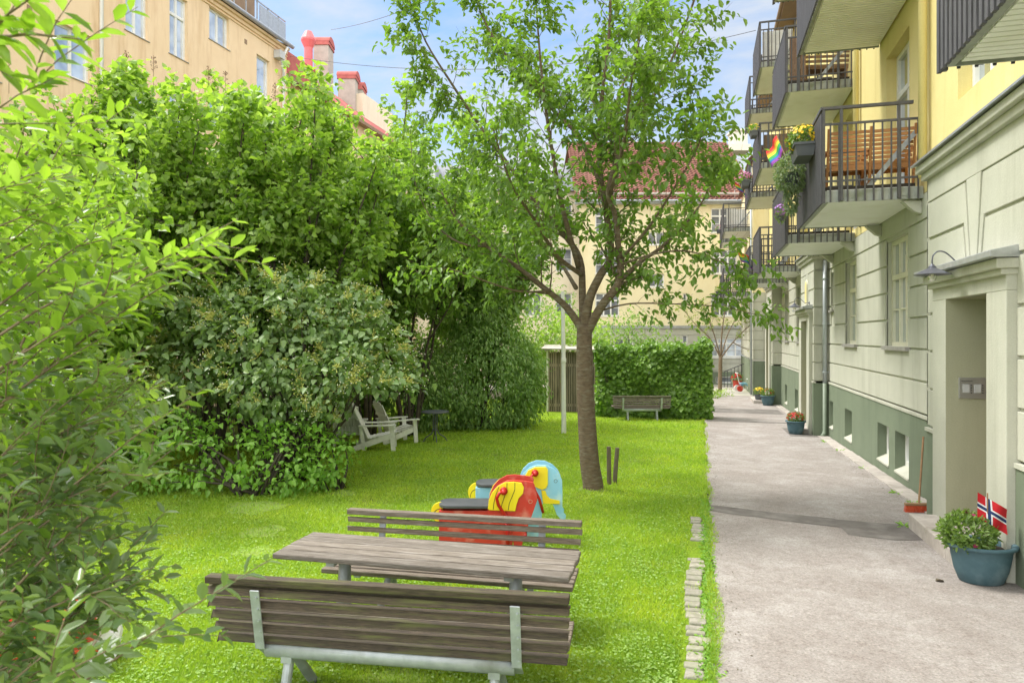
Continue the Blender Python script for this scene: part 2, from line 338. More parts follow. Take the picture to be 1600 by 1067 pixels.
# ------------------------------------------------------------------ grass
def scatter(n,dmin,dmax,pxlo,pxhi,power=1.0):
    u=rng.uniform(0,1,n); d=(dmin**(-power)+u*(dmax**(-power)-dmin**(-power)))**(-1/power)
    px=rng.uniform(pxlo,pxhi,n); xc=(px-800)/F*d
    return xc*CT-d*ST, xc*ST+d*CT, d
WORN=[(-6.1,8.7,.75),(-5.2,7.5,.5),(-4.7,6.7,.4),(-.35,4.25,.22),(-1.9,5.2,.45),(-1.72,11.35,.42),(-2.3,7.1,.45),(-5.4,9.9,.4),(-1.95,4.35,.4),(-1.9,6.4,.35)]
def keep(X,Y):
    k=(X<.13+.05*np.sin(Y*2.3))&(X>-13)&(Y<24.6)
    st=(X>-.16)&(X<.05)&(Y<9.9)&(Y>3.2)
    for wx,wy,wr in WORN: k&=rng.uniform(0,1,len(X))>.62*np.exp(-(((X-wx)/wr)**2+((Y-wy)/wr)**2)*1.2*(1+.5*np.sin(X*11+Y*7)))
    k&=~(st&(rng.uniform(0,1,len(X))<.93+.07*np.sin(Y*9))); return k
def grass():
    X,Y,d=scatter(560000,3.4,26,-60,1180,1.0); k=keep(X,Y); X,Y,d=X[k],Y[k],d[k]
    pat=np.sin(X*1.7+np.sin(Y*.9)*2)*np.sin(Y*1.3+X*.6); k=(rng.uniform(0,1,len(X))<.78+.22*pat); X,Y,d=X[k],Y[k],d[k]; n=len(X)
    h=(.022+.012*rng.uniform(0,1,n))*(1+.25*np.sin(X*3.1)*np.cos(Y*2.7))*(1+.045*d); w=.0035*(1+.30*d)*rng.uniform(.7,1.3,n)*.55
    edge=(np.abs(X-.06)<.07); h=np.where(edge,h*1.6,h)
    g=rng.uniform(0,2*np.pi,n); lean=rng.normal(0,.55,(n,2))
    z=gza(Y); b=np.stack([X,Y,z-.002],1); sv=np.stack([np.cos(g)*w,np.sin(g)*w,0*w],1)
    tip=b+np.stack([lean[:,0]*h,lean[:,1]*h,h],1)
    V=np.stack([b-sv,b+sv,tip],1).reshape(-1,3); Q=np.arange(3*n).reshape(-1,3)
    tag(np_mesh('grass',V,Q,M['blade'],k=3),kind='stuff')
    X,Y,d=scatter(105000,3.4,20,-60,1180,1.0); k=keep(X,Y)&((.5*np.sin(X*1.1+1)*np.sin(Y*.8+X*.5)+.3*np.sin(X*4+Y*3)+.35*np.sin(X*9.3-Y*7)*np.sin(Y*11+X*3)+rng.normal(0,.55,len(X)))>.0); X,Y,d=X[k],Y[k],d[k]; n=len(X)
    P=np.stack([X,Y,gza(Y)+rng.uniform(.012,.034,n)],1); g=rng.uniform(0,2*np.pi,n)
    D=np.stack([np.cos(g),np.sin(g),rng.normal(.1,.2,n)],1); N=rng.normal(0,.28,(n,3))+np.array([0,0,1])
    Ls=.016*(1+.06*d)*rng.uniform(.7,1.4,n); V,Q=leaf_arrays(P,D,N,Ls,Ls*.75,.1,.1)
    tag(np_mesh('clover',V,Q,M['clover']),kind='stuff')
    # weeds on the verge
    n=2600; Y=rng.uniform(3.3,11,n)**1; X=.05+rng.normal(0,.035,n)+np.where(Y<4.6,rng.uniform(-.1,.1,n),0); g=rng.uniform(0,2*np.pi,n)
    P=np.stack([X,Y,gza(Y)+.015],1); D=np.stack([np.cos(g),np.sin(g),rng.uniform(.1,.7,n)],1); N=rng.normal(0,.3,(n,3))+np.array([0,0,1])
    Ls=rng.uniform(.02,.05,n); V,Q=leaf_arrays(P,D,N,Ls,Ls*.4,.1,.25)
    tag(np_mesh('weeds',V,Q,M['leaf_shrub']),kind='stuff')
grass()
def tufts():
    P=[];D=[];N=[];Lh=[]
    for x,y in ((3.02,11.6),(2.98,12.4),(3.0,14.9),(3.03,17.5),(3.0,19.2),(2.95,24.1),(3.0,26.7),(2.5,10.02)):
        n=16; g=rng.uniform(0,6.28,n); r=rng.uniform(0,.06,n); P.append(np.stack([x+r*np.cos(g),y+1.6*r*np.sin(g),np.full(n,gz(y)+.015)],1)); D.append(np.stack([np.cos(g),np.sin(g),rng.uniform(.2,1.2,n)],1)); N.append(rng.normal(0,.4,(n,3))+np.array([0,0,1])); Lh.append(rng.uniform(.03,.10,n))
    P,D,N,Lh=[np.concatenate(a) for a in (P,D,N,Lh)]; V,Q=leaf_arrays(P,D,N,Lh,Lh*.3,.1,.3); tag(np_mesh('weeds',V,Q,M['leaf_shrub']),kind='stuff')
    n=900; Y=rng.uniform(5,24,n); X=np.where(rng.uniform(0,1,n)<.6,2.95-np.abs(rng.normal(0,.12,n)),.15+np.abs(rng.normal(0,.15,n))); k=~((Y<10.1)&(X>2.4)); X=X[k];Y=Y[k];n=len(X)
    g=rng.uniform(0,6.28,n); P=np.stack([X,Y,gza(Y)+.0165],1); Ls=rng.uniform(.006,.022,n); V,Q=leaf_arrays(P,np.stack([np.cos(g),np.sin(g),0*g],1),rng.normal(0,.25,(n,3))+np.array([0,0,1]),Ls,Ls*.7,.2,.2); tag(np_mesh('leaf_litter',V,Q,M['wood_stake']),kind='stuff')
tufts()
for wx,wy,wr in WORN:
    patch('bare_soil',[(wx+wr*.6*math.cos(g)*random.uniform(.6,1.3),wy+wr*.6*math.sin(g)*random.uniform(.6,1.3)) for g in np.linspace(0,2*math.pi,19)[:-1]],M['bare_earth'],.004)

# ------------------------------------------------------------------ walls and windows
def wallgrid(mb,f,a0,a1,z0,z1,ops,dep=0,rev=.15,mi=0,skip=False):
    A=sorted({a0,a1,*[min(max(v,a0),a1) for o in ops for v in o[:2]]}); Z=sorted({z0,z1,*[min(max(v,z0),z1) for o in ops for v in o[2:4]]})
    for i in range(len(A)-1):
        for j in range(len(Z)-1):
            ac=(A[i]+A[i+1])/2; zc=(Z[j]+Z[j+1])/2
            if any(o[0]<ac<o[1] and o[2]<zc<o[3] for o in ops): continue
            mb.quad(f(A[i],dep,Z[j]),f(A[i+1],dep,Z[j]),f(A[i+1],dep,Z[j+1]),f(A[i],dep,Z[j+1]),mi=mi)
    for o in ([] if skip else ops):
        p,q,r,s=o[:4]; p=max(p,a0);q=min(q,a1);r=max(r,z0);s=min(s,z1)
        if p>=q or r>=s: continue
        e=dep+rev
        for (u,v),(x,y) in (((p,r),(q,r)),((q,r),(q,s)),((q,s),(p,s)),((p,s),(p,r))):
            mb.quad(f(u,dep,v),f(x,dep,y),f(x,e,y),f(u,e,v),mi=mi)
def window(parent,f,a0,a1,z0,z1,dep,cols=2,transom=None,bars=0,fm='white_paint',gm='glass',sill=None,fw=.07,depth=.06,extra=.012):
    mb=MB(); b=lambda p,q,r,s,d0=0,d1=0: mb.box(p,q,dep+d0,dep+depth+d1,r,s,f=f)
    b(a0-extra,a0+fw,z0-extra,z1+extra); b(a1-fw,a1+extra,z0-extra,z1+extra); b(a0+fw,a1-fw,z0-extra,z0+fw,.002); b(a0+fw,a1-fw,z1-fw,z1+extra,.002)
    w=(a1-a0-2*fw)
    for k in range(1,cols):
        c=a0+fw+w*k/cols; b(c-fw*.55,c+fw*.55,z0+fw,z1-fw,.004)
    if transom:
        b(a0+fw,a1-fw,transom-fw*.6,transom+fw*.6,-.012)
    top=transom or z1
    for k in range(1,bars+1):
        z=z0+fw+(top-z0-fw)*k/(bars+1); b(a0+fw,a1-fw,z-.016,z+.016,.012)
    o=mb.build('window',M[fm],parent)
    g=MB(); g.quad(*[f(*v) for v in ((a0,dep+depth-.012,z0),(a1,dep+depth-.012,z0),(a1,dep+depth-.012,z1),(a0,dep+depth-.012,z1))]); g.build('pane',M[gm],o)
    if sill:
        s=MB(); s.box(a0-.06,a1+.06,-sill[0],dep+.01,z0-sill[1],z0-.004,f=f); s.build('sill',M[sill[2]],o)
    return o
RB=empty('apartment_building',(0,0,0),0,'long green and yellow apartment house with balconies along the path','building')
def fx(X): return lambda a,d,z:(X+d,a,z)
def fy(Y): return lambda a,d,z:(a,Y+d,z)
f33=fx(3.3); f29=fx(2.93)
rec=[(0.5,7.2,0),(10.6,20.6,0),(23.2,32.3,12.6),(35.2,38.5,25.2)]
gw=[(13.0,14.5,2.03,3.95,3),(17.05,18.35,2.03,3.95,2),(19.85,20.3,2.9,3.9,1)]
bw=[(12.9,13.76,-.15,.55),(14.19,15.05,-.15,.55),(17.47,18.3,-.2,.5),(19.85,20.35,-.2,.5)]
courses=[(1.0+.5*k,1.5+.5*k) for k in range(7)]
wall=MB(); blk=MB(); pl=MB()
def blocks(f,a0,a1,ops,mb,cs,g=.019,ends=0):
    for z0,z1 in cs:
        cut=sorted([(o[0],o[1]) for o in ops if o[2]<z1-.06 and o[3]>z0+.06]); x=a0
        for p,q in cut+[(a1,a1)]:
            if p-x>.02: mb.box(x,p,0,.05,z0+g,z1-g,f=f)
            x=q
winspec=[]
for a0,a1,off in rec:
    ops=[(w[0]+off,w[1]+off,w[2],w[3],w[4]) for w in gw if a0<w[0]+off and w[1]+off<a1]
    wallgrid(wall,f33,a0,a1,1.0,4.42,ops,.03,.14)
    blocks(f33,a0+.004,a1-.004,ops,blk,courses[:6])
    blk.box(a0+.004,a1-.004,0,.05,4.019,4.40,f=f33)
    for o in ops: winspec.append(o)
    bo=[(w[0]+off,w[1]+off,w[2]-.024*off,w[3]-.02*off) for w in bw if a0<w[0]+off and w[1]+off<a1]
    wallgrid(pl,f33,a0,a1,-1.3,.94,bo,-.012,.24)
    wall.box(a0,a1,-.03,.05,.94,.985,f=f33)
    for o in bo:
        wn=window(RB,f33,o[0],o[1],o[2]+.1,o[3],.15,1,fm='white_paint',gm='glass_cellar',fw=.075)
        s=MB(); s.add([f33(o[0]-.0,-.03,o[2]+.0),f33(o[1],-.03,o[2]+.0),f33(o[1],.16,o[2]+.1),f33(o[0],.16,o[2]+.1),f33(o[0],-.03,o[2]-.03),f33(o[1],-.03,o[2]-.03),f33(o[1],.16,o[2]-.02),f33(o[0],.16,o[2]-.02)],[(0,1,2,3),(4,5,1,0),(5,6,2,1),(7,4,0,3),(7,6,5,4),(3,2,6,7)]); s.build('sill',M['plaster_green'],wn)
for o in winspec:
    if o[4]==1: window(RB,f33,*o[:4],.10,1,3.4,0,'white_dirty','glass',(.05,.05,'sill'),.06)
    else: window(RB,f33,*o[:4],.11,o[4],3.28,1,'cream_frame','glass',(.06,.07,'sill'),.075)
# lower band of yellow upper wall with openings
ups=[]
for lv in range(3):
    z=4.62+3.43*lv
    for off in (0,12.6):
        ups+=[(9.4+off,10.7+off,z+.75,z+2.75,2,2.0),(13.0+off,14.5+off,z,z+2.75,2,2.1),(17.05+off,18.35+off,z,z+2.75,2,2.1)]
    ups+=[(4.3,5.8,z,z+2.75,2,2.1),(34.6,35.8,z+.75,z+2.75,2,2.0)]
yw=MB(); wallgrid(yw,f33,-1,38.5,4.42,13.75,[u[:4] for u in ups],.02,.22)
for u in ups: window(RB,f33,*u[:4],.19,u[4],u[2]+u[5] if u[5]<2.05 and u[3]-u[2]<2.1 and False else u[2]+(u[3]-u[2])*.72,1,'white_paint','glass',None,.085,.07)
yw.build('upper_wall',M['plaster_yellow'],RB)
# bays with portals
def bay(a0,a1,p0,p1,full=True):
    o0,o1=p0+.5,p1-.5; zt=2.65
    wallgrid(wall,f29,a0,a1,1.0,4.3,[(o0,o1,-2,zt)],.03,.5,0,True)
    wallgrid(pl,f29,a0,a1,-1.3,.94,[(o0,o1,-2,zt)],-.012,.5,0,True)
    wall.box(a0-.03,p0-.002,-.03,.05,.94,.985,f=f29); wall.box(p1+.002,a1+.03,-.03,.05,.94,.985,f=f29)
    # near and far side faces of the bay
    for a,sg in ((a0,-1),(a1,1)):
        x=a-sg*0.0
        wall.quad((2.96,a,1.0),(3.35,a,1.0),(3.35,a,4.3),(2.96,a,4.3)); pl.quad((2.918,a,-1.3),(3.35,a,-1.3),(3.35,a,.94),(2.918,a,.94))
        for z0,z1 in courses[:6]: blk.box(2.93,3.31,a+sg*.03,a-sg*.01,z0+.019,z1-.019)
        blk.box(2.93,3.31,a+sg*.03,a-sg*.01,4.019,4.30)
    yc=(p0+p1)/2
    for z0,z1 in courses[:6]:
        g=.019
        if z1<=3.0+.01:
            if p0-a0>.03: blk.box(a0-.0295,p0,0,.05,z0+g,z1-g,f=f29)
            if a1-p1>.03: blk.box(p1,a1+.0295,0,.05,z0+g,z1-g,f=f29)
    F2=lambda y,d,z:(2.93+d,y,z)
    for s in (-1,1):
        e=a0-.0295 if s<0 else a1+.0295
        # voussoir 1 with course 3.5-4.0, voussoir 2 with course 3.0-3.5
        P1=[(e,3.98),(yc+s*.27,3.98),(yc+s*.10,2.9),(yc+s*.17,2.9),(yc+s*.30,3.52),(e,3.52)]
        P2=[(e,3.48),(yc+s*.335,3.48),(yc+s*.22,2.9),(yc+s*.62,2.9),(yc+s*.62,3.02),(e,3.02)]
        blk.prism(P1,0,.05,f=F2); blk.prism(P2,0,.05,f=F2)
    blk.prism([(yc-.22,4.0),(yc+.22,4.0),(yc+.06,2.9),(yc-.06,2.9)],0,.05,f=F2)
    blk.box(a0-.0295,a1+.0295,0,.05,4.002,4.30,f=f29)
    # cornice of the bay
    c=MB(); c.box(a0-.08,a1+.08,-.06,.4,4.30,4.40,f=f29); c.box(a0-.13,a1+.13,-.12,.4,4.40,4.50,f=f29); cc=c.build('cornice',M['plaster_green'],RB,bevel=.012)
    c=MB(); c.add([f29(a0-.17,-.17,4.505),f29(a1+.17,-.17,4.505),f29(a1+.17,.37,4.60),f29(a0-.17,.37,4.60),f29(a0-.17,-.17,4.53),f29(a1+.17,-.17,4.53),f29(a1+.17,.37,4.63),f29(a0-.17,.37,4.63)],[(0,1,2,3),(4,5,6,7),(0,1,5,4),(1,2,6,5),(3,0,4,7)]); c.build('metal_flashing',M['metal_cap'],cc)
    # portal
    p=MB(); xb=2.84; zb=-1.1
    for q0,q1 in ((p0,o0),(o1,p1)): p.box(xb,2.97,q0,q1,zb,zt)
    p.box(xb,2.97,p0,p1,zt,2.86); po=p.build('portal',M['plaster_green'],RB,bevel=.008)
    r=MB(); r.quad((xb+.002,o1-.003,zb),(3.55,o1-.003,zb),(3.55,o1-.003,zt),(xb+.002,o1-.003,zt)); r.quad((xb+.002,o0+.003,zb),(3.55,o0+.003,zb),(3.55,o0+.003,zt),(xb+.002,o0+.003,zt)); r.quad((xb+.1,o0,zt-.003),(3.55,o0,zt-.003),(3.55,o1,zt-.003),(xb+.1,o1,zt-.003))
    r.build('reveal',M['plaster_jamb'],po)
    d=MB(); d.box(3.5,3.56,o0,o1,zb,zt); dd=d.build('door',M['dark_wood'],RB)
    dp=MB()
    for zz in (.35,1.1,1.8): dp.box(3.47,3.51,o0+.12,o1-.12,zz-.3,zz+.3)
    dp.build('door_panel',M['brown_trim'],dd)
    c=MB(); c.box(2.74,2.97,p0-.05,p1+.05,2.86,2.96)
    c.box(2.79,2.97,p0-.02,p1+.02,2.80,2.862); co=c.build('canopy',M['plaster_green'],RB,bevel=.01)
    c=MB(); c.add([(2.66,p0-.13,2.965),(2.66,p1+.13,2.965),(2.96,p1+.05,2.965),(2.96,p0-.05,2.965),(2.66,p0-.13,3.03),(2.66,p1+.13,3.03),(2.975,p1+.02,3.10),(2.975,p0-.02,3.10)],[(3,2,1,0),(4,5,6,7),(0,1,5,4),(1,2,6,5),(2,3,7,6),(3,0,4,7)])
    c.build('metal_flashing',M['metal_cap'],co,bevel=.006)
bay(7.2,10.6,7.82,10.08); bay(20.6,23.2,20.85,22.95); bay(32.3,35.2,32.7,34.8)
# far corner block
fb=lambda a,d,z:(a,38.5+d,z)
wallgrid(wall,fb,2.55,3.9,1.0,4.42,[],.03); blocks(fb,2.56,3.9,[],blk,courses[:7]); wallgrid(pl,fb,2.55,3.9,-1.3,.94,[],-.01)
fc=fx(2.55); wallgrid(wall,fc,38.5,50,1.0,4.42,[],.03); blocks(fc,38.47,50,[],blk,courses[:7]); wallgrid(pl,fc,38.49,50,-1.3,.94,[],-.01)
y2=MB(); wallgrid(y2,fb,2.55,3.9,4.42,11.4,[],.02); ops=[(40,41.3,4.7+3.43*k,7.3+3.43*k) for k in range(2)]+[(44.5,45.8,4.7+3.43*k,7.3+3.43*k) for k in range(2)]; wallgrid(y2,fc,38.52,50,4.42,11.4,ops,.02,.2); y2.build('upper_wall',M['plaster_pale'],RB)
for o in ops: window(RB,fc,*o,.15,2,o[2]+1.9,1,'white_paint','glass_far')
wall.build('lower_wall',M['plaster_green'],RB); blk.build('rusticated_blocks',M['plaster_green'],RB,bevel=.006); pl.build('plinth',M['plaster_dark'],RB)
# roof and eaves
r=MB(); r.box(2.75,3.33,-1,38.7,13.72,13.86); e=r.build('eaves',M['brown_trim'],RB)
r=MB(); r.tube([(2.72,-1,13.88),(2.72,38.7,13.88)],.09,10); r.build('gutter',M['brown_trim'],e)
r=MB(); r.quad((2.7,-1,13.9),(2.7,38.7,13.9),(8,38.7,18.2),(8,-1,18.2)); r.quad((8,-1,18.2),(8,38.7,18.2),(13,38.7,13.9),(13,-1,13.9)); r.box(3.6,13,-1,38.4,-1,13.85)
r.quad((2.8,38.6,13.85),(13,38.6,13.85),(8,38.6,18.2)); r.build('roof',M['tile_red'],RB)
r=MB(); r.quad((2.3,38.3,11.4),(2.3,50,11.4),(6.5,50,15.2),(6.5,38.75,15.2)); r.quad((2.56,38.5,11.4),(4,38.5,11.4),(4,38.5,12.9)); r.build('roof',M['tile_red'],RB)
# drainpipes
def pipe(pts,mat,name='drainpipe',r=.05,lab=None):
    mb=MB(); mb.tube(pts,r,12); o=mb.build(name,M[mat],RB,smooth=True); return o
dp=pipe([(3.19,20.48,4.25),(3.19,20.48,.95)],'pipe_grey',r=.055)
k=MB()
for z in (3.75,2.55,1.25): k.tube([(3.19,20.48,z-.02),(3.19,20.48,z+.02)],.066,12); k.box(3.19,3.32,20.46,20.5,z-.012,z+.012)
k.build('clamp',M['pipe_grey'],dp)
pipe([(3.19,20.48,.95),(3.19,20.48,gz(20.5)+.16),(3.15,20.40,gz(20.5)+.06),(3.10,20.28,gz(20.5)+.05)],'pipe_green',r=.058)
for Y in (11.9,16.7,24.4,29.4):
    for z0,z1 in ((4.6,13.7),): o=pipe([(3.22,Y,z0),(3.22,Y,z1)],'plaster_yellow',r=.06)
pipe([(2.45,38.35,-.8),(2.45,38.35,11)],'pipe_grey',r=.05)
# intercom on the far reveal, arched niche window over the second portal
ic=MB(); ic.box(2.975,3.275,9.553,9.575,1.46,1.71); ico=ic.build('intercom_panel',M['steel'],RB,bevel=.004)
b=MB()
for cx in (3.05,3.17): b.box(cx-.035,cx+.035,9.545,9.554,1.53,1.63)
ib=b.build('display',M['plastic_grey'],ico)
b=MB()
for cx in (3.105,3.225):
    for z in (1.53,1.56,1.59,1.62): b.box(cx-.006,cx+.006,9.542,9.554,z-.006,z+.006)
b.box(3.0,3.12,9.5505,9.554,1.665,1.672)
b.build('button',M['black_seat'],ico)
b=MB(); pts=[(21.68,3.12)]+[(21.9+.22*math.cos(t),3.62+.22*math.sin(t)) for t in np.linspace(math.pi,0,9)]+[(22.12,3.12)]
b.prism(pts,-.03,.03,f=lambda y,d,z:(2.93+d-.002,y,z)); nw=b.build('arched_window',M['cream_frame'],RB)
b=MB(); pts=[(21.73,3.16)]+[(21.9+.17*math.cos(t),3.62+.17*math.sin(t)) for t in np.linspace(math.pi,0,9)]+[(22.07,3.16)]; b.prism(pts,-.036,-.031,f=lambda y,d,z:(2.93+d-.002,y,z)); b.build('pane',M['plaster_yellow'],nw)  # warm lit look of the niche is put into the pane's yellow colour
# steps at the portals
def step(name,x0,x1,y0,y1,zt,label):
    mb=MB(); n=3
    for i in range(n):
        a=y0+(y1-y0)*i/n; c=y0+(y1-y0)*(i+1)/n; mb.box(x0,x1,a+.004,c-.004,gz(y1)-.15,zt+random.uniform(-.003,.003))
    tag(mb.build(name,M['stone'],bevel=.015),label,'step')
step('door_step',2.53,3.5,7.85,9.95,-.035,'pale stone door step below the nearest green portal, broom at its end')
step('door_step',2.55,3.5,20.95,22.9,-.36,'pale stone door step behind the blue pot of red flowers')
step('door_step',2.2,3.5,32.9,35.2,-.62,'low pink grey stone step at the farthest portal')

# ------------------------------------------------------------------ balconies
def balcony(parent,Y0,Lb,Xo,Xw,z,first=[None]):
    W=Xw-Xo
    if first[0] is None or abs(first[0][1]-W)>.01 or abs(first[0][2]-Lb)>.01:
        d=MB(); n=30; d.box(0.06,W,.02,Lb-.02,.03,.18)
        for i in range(n):
            y=.05+(Lb-.1)*i/n; d.box(.09,W-.02,y+.012,y+(Lb-.1)/n-.012,.0,.03)
        dk=d.build('balcony',M['soffit'],parent)
        g=MB(); g.box(.0,.06,0,Lb,-.012,.17); g.box(.06,W,0,.02,-.012,.17); g.box(.06,W,Lb-.02,Lb,-.012,.17)
        for x in (.22,.36,1.12,1.3):
            g.box(x,x+.09,-.01,.001,.04,.13)
        for y in np.linspace(.15,Lb-.15,4): g.box(-.03,.001,y-.05,y+.05,.0,.1)
        g.build('fascia',M['galv_stain'],dk)
        bd=MB(); bd.box(.05,W-.1,.05,Lb-.05,.181,.24); bd.build('floor_boards',M['dark_wood'],dk)
        rl=MB()
        for y in (0,Lb):
            yy=y-.03 if y==0 else y+.03
            k=0; x=.10
            while x<W-.03:
                rl.box(x-.012,x+.012,yy-.008,yy+.008,-.02,1.2); x+=.125; k+=1
            rl.box(.0,W,yy-.014,yy+.014,1.2,1.235); rl.box(0,W,yy-.013,yy+.013,.30,.33)
            for x in (.0,.26,W-.35): rl.box(x-.02,x+.02,yy-.022,yy+.022,-.03 if x<.1 else -.0,1.45)
            rl.box(-.02,W-.15,yy-.03,yy+.03,1.45,1.495)
        rl.box(-.045,.02,-.05,Lb+.05,1.452,1.497)
        rl.box(-.012,.012,0,Lb,1.2,1.235); rl.box(-.012,.012,0,Lb,.3,.33)
        rl.build('railing',M['rail_dark'],dk)
        sl=MB(); y=-.03
        while y<Lb+.03:
            sl.box(-.045,-.014,y,y+.054,-.035,1.40); y+=.10
        sl.build('front_slats',M['board_dark'],dk)
        for y in (.06,Lb-.06): br=MB(); br.bar((W-.02,y,1.12),(W*.40,y,.1),.012,.07); br.build('brace',M['galv'],dk)
        for y in (.15,Lb-.15):
            cb=MB(); cb.prism([(W-.28,-.03),(W,-.03),(W,-.24),(W-.10,-.20)],y-.07,y+.07); cb.build('corbel',M['plaster_green'],dk,bevel=.01)
        first[0]=(dk,W,Lb)
    else:
        dk=copy_tree(first[0][0],parent)
    dk.location=(Xo,Y0,z)
    if z>5:
        for ch in list(dk.children):
            if ch.name.startswith('corbel'): bpy.data.objects.remove(ch)
    return dk
LV=[4.35,7.80,11.15]
balcony(RB,3.45,2.85,1.87,3.3,LV[0])
for Y0,lvs in ((12.15,(0,1)),(17.2,(0,1,2)),(24.75,(0,1,2)),(29.8,(0,1,2))):
    for l in lvs: balcony(RB,Y0,2.85,1.87,3.3,LV[l])
for Y0 in (39.2,43.6):
    for l in (0,1): balcony(RB,Y0,2.85,1.12+ .0,2.55,LV[l])

# ------------------------------------------------------------------ wall lamps
def make_lamp():
    t=empty('wall_lamp',(0,0,0)); a=MB()
    pts=[(0,0,0),(-.14,0,-.005),(-.24,0,.03),(-.36,0,.155),(-.46,0,.23),(-.56,0,.235),(-.63,0,.17),(-.65,0,.08),(-.65,0,-.02)]
    # smooth
    P=[Vector(p) for p in pts]; Q=[]
    for i in range(len(P)-1):
        for k in range(4):
            t_=k/4; p0=P[max(i-1,0)];p1=P[i];p2=P[i+1];p3=P[min(i+2,len(P)-1)]
            Q.append(.5*((2*p1)+(-p0+p2)*t_+(2*p0-5*p1+4*p2-p3)*t_*t_+(-p0+3*p1-3*p2+p3)*t_**3))
    Q.append(P[-1]); a.tube(Q,.013,10); a.build('arm',M['lamp_metal'],t,smooth=True)
    b=MB(); b.tube([(.0,0,0),(-.05,0,0),(-.08,0,0)],[.05,.035,.018],14); b.box(-.02,.0,-.03,.03,-.09,.06); b.build('wall_mount',M['lamp_metal'],t)
    s=MB(); s.lathe([(.02,.03),(.035,.01),(.065,-.02),(.07,-.045),(.12,-.07),(.31,-.165),(.305,-.172),(.06,-.085)],20,(-.65,0,-.02)); s.build('shade',M['lamp_metal'],t,smooth=False)
    g=MB(); g.lathe([(.05,-.1),(.068,-.13),(.07,-.22),(.055,-.265),(.02,-.285),(.001,-.288)],16,(-.65,0,-.02)); g.build('glass_globe',M['bulb_glass'],t,smooth=True)
    g=MB(); g.lathe([(.012,-.09),(.02,-.13),(.028,-.17),(.02,-.2),(.001,-.215)],12,(-.65,0,-.02)); g.build('bulb',M['berry_white'],t,smooth=True)
    return t
lp=make_lamp(); lp.location=(2.93,9.0,3.02); lp.rotation_euler=(0,0,R(3)); lp.scale=(.62,.62,.62)
tag(lp,'dark gooseneck wall lamp with clear globe above the nearest portal','lamp','gooseneck lamps over the portals')
l2=copy_tree(lp); l2.location=(2.93,21.35,3.15); l2['label']='small gooseneck lamp beside the arched niche over the middle portal'
l3=copy_tree(lp); l3.location=(2.93,33.6,2.95); l3['label']='tiny gooseneck lamp over the farthest portal, half behind leaves'
# ------------------------------------------------------------------ small things on the balconies
def leafball(name,c,rad,n,size,mat,parent,sq=(1,1,1),droop=.2):
    v=nrm(rng.normal(0,1,(n,3))); r=rad*rng.uniform(.35,1,(n,1))**.5
    P=v*r*np.array(sq)+np.array(c); D=v+rng.normal(0,.5,(n,3))+np.array([0,0,-droop]); N=v+rng.normal(0,.5,(n,3))+np.array([0,0,.6])
    Ls=size*rng.uniform(.6,1.3,n); V,Q=leaf_arrays(P,D,N,Ls,Ls*.45,.2,.2); return np_mesh(name,V,Q,mat,parent)
def flowers(c,rad,n,size,mat,parent,sq=(1,1,1),up=.3):
    v=nrm(rng.normal(0,1,(n,3))+np.array([0,0,up])); P=v*rad*np.array(sq)*rng.uniform(.9,1.08,(n,1))+np.array(c)
    Ps=[];Ds=[]
    for k in range(5):
        g=k*2*math.pi/5; a=nrm(np.cross(v,np.array([.3,.2,1.]))); b=np.cross(v,a); Ps.append(P); Ds.append(a*math.cos(g)+b*math.sin(g)+v*.25)
    P2=np.concatenate(Ps);D2=np.concatenate(Ds);N2=np.concatenate([v]*5); Ls=np.full(len(P2),size); V,Q=leaf_arrays(P2,D2,N2,Ls,Ls*.85,.05,.1); return np_mesh('flowers',V,Q,mat,parent)
def chair_wood(loc,rz,label):
    t=empty('balcony_chair',loc,rz,label,'chair','wooden chairs on the balcony')
    b=MB(); 
    for i in range(8): b.bar((-.29,-.30-.018*i,.40+.065*i),(.29,-.30-.018*i,.40+.065*i),.02,.048)
    for x in (-.31,.31): b.bar((x,-.26,.0),(x,-.45,.93),.05,.03,(1,0,0))
    b.build('backrest',M['wood_orange'],t)
    s=MB()
    for i in range(6): s.box(-.29,.29,-.25+.085*i,-.185+.085*i,.38,.40)
    s.box(-.31,.31,.24,.265,.32,.379); s.box(-.31,.31,-.3,-.275,.28,.379); s.build('seat',M['wood_orange'],t)
    for x in (-.31,.31):
        l=MB(); l.box(x-.022,x+.022,.2,.25,0,.58); l.box(x-.03,x+.03,-.32,.28,.581,.605); l.build('leg',M['wood_orange'],t)
    return t
chair_wood((2.27,12.66,4.59),R(0),'slatted orange wood chair at the outer rail of the near balcony')
chair_wood((2.92,12.66,4.59),R(-3),'slatted orange wood chair next to the wall on the near balcony')
# planter boxes
def planter(loc,rz,label,n=500,fm='petal_yellow',s=1,nf=60):
    t=empty('planter_box',loc,rz,label,'planter')
    b=MB(); b.add([(-.12,-.3,-.2),(.12,-.3,-.2),(.12,.3,-.2),(-.12,.3,-.2),(-.16,-.34,0),(.16,-.34,0),(.16,.34,0),(-.16,.34,0)],[(0,1,2,3),(0,1,5,4),(1,2,6,5),(2,3,7,6),(3,0,4,7)])
    b.box(-.175,.175,-.355,.355,-.03,.012); b.build('box',M['planter_grey'],t)
    leafball('plant',(0,0,.12),.3,n,.07,M['leaf_pot'],t,(.8,1.15,.65)); flowers((0,0,.13),.31,nf,.03,M[fm],t,(.85,1.2,.7),.8); t.scale=(s,s,s); return t
planter((1.68,13.05,5.46),0,'grey planter of yellow flowers hooked on the near balcony front',700,'petal_yellow',1.05,110)
planter((1.68,24.95,9.05),0,'small dark planter with yellow flowers on a high far balcony',250,'petal_yellow',.8)
planter((1.68,29.95,8.45),0,'planter overflowing with pink flowers on a far balcony rail',350,'petal_pink',1.1,160)
planter((.98,44.2,8.6),0,'narrow planter of mixed flowers on the farthest upper balcony',200,'petal_pink',.9)
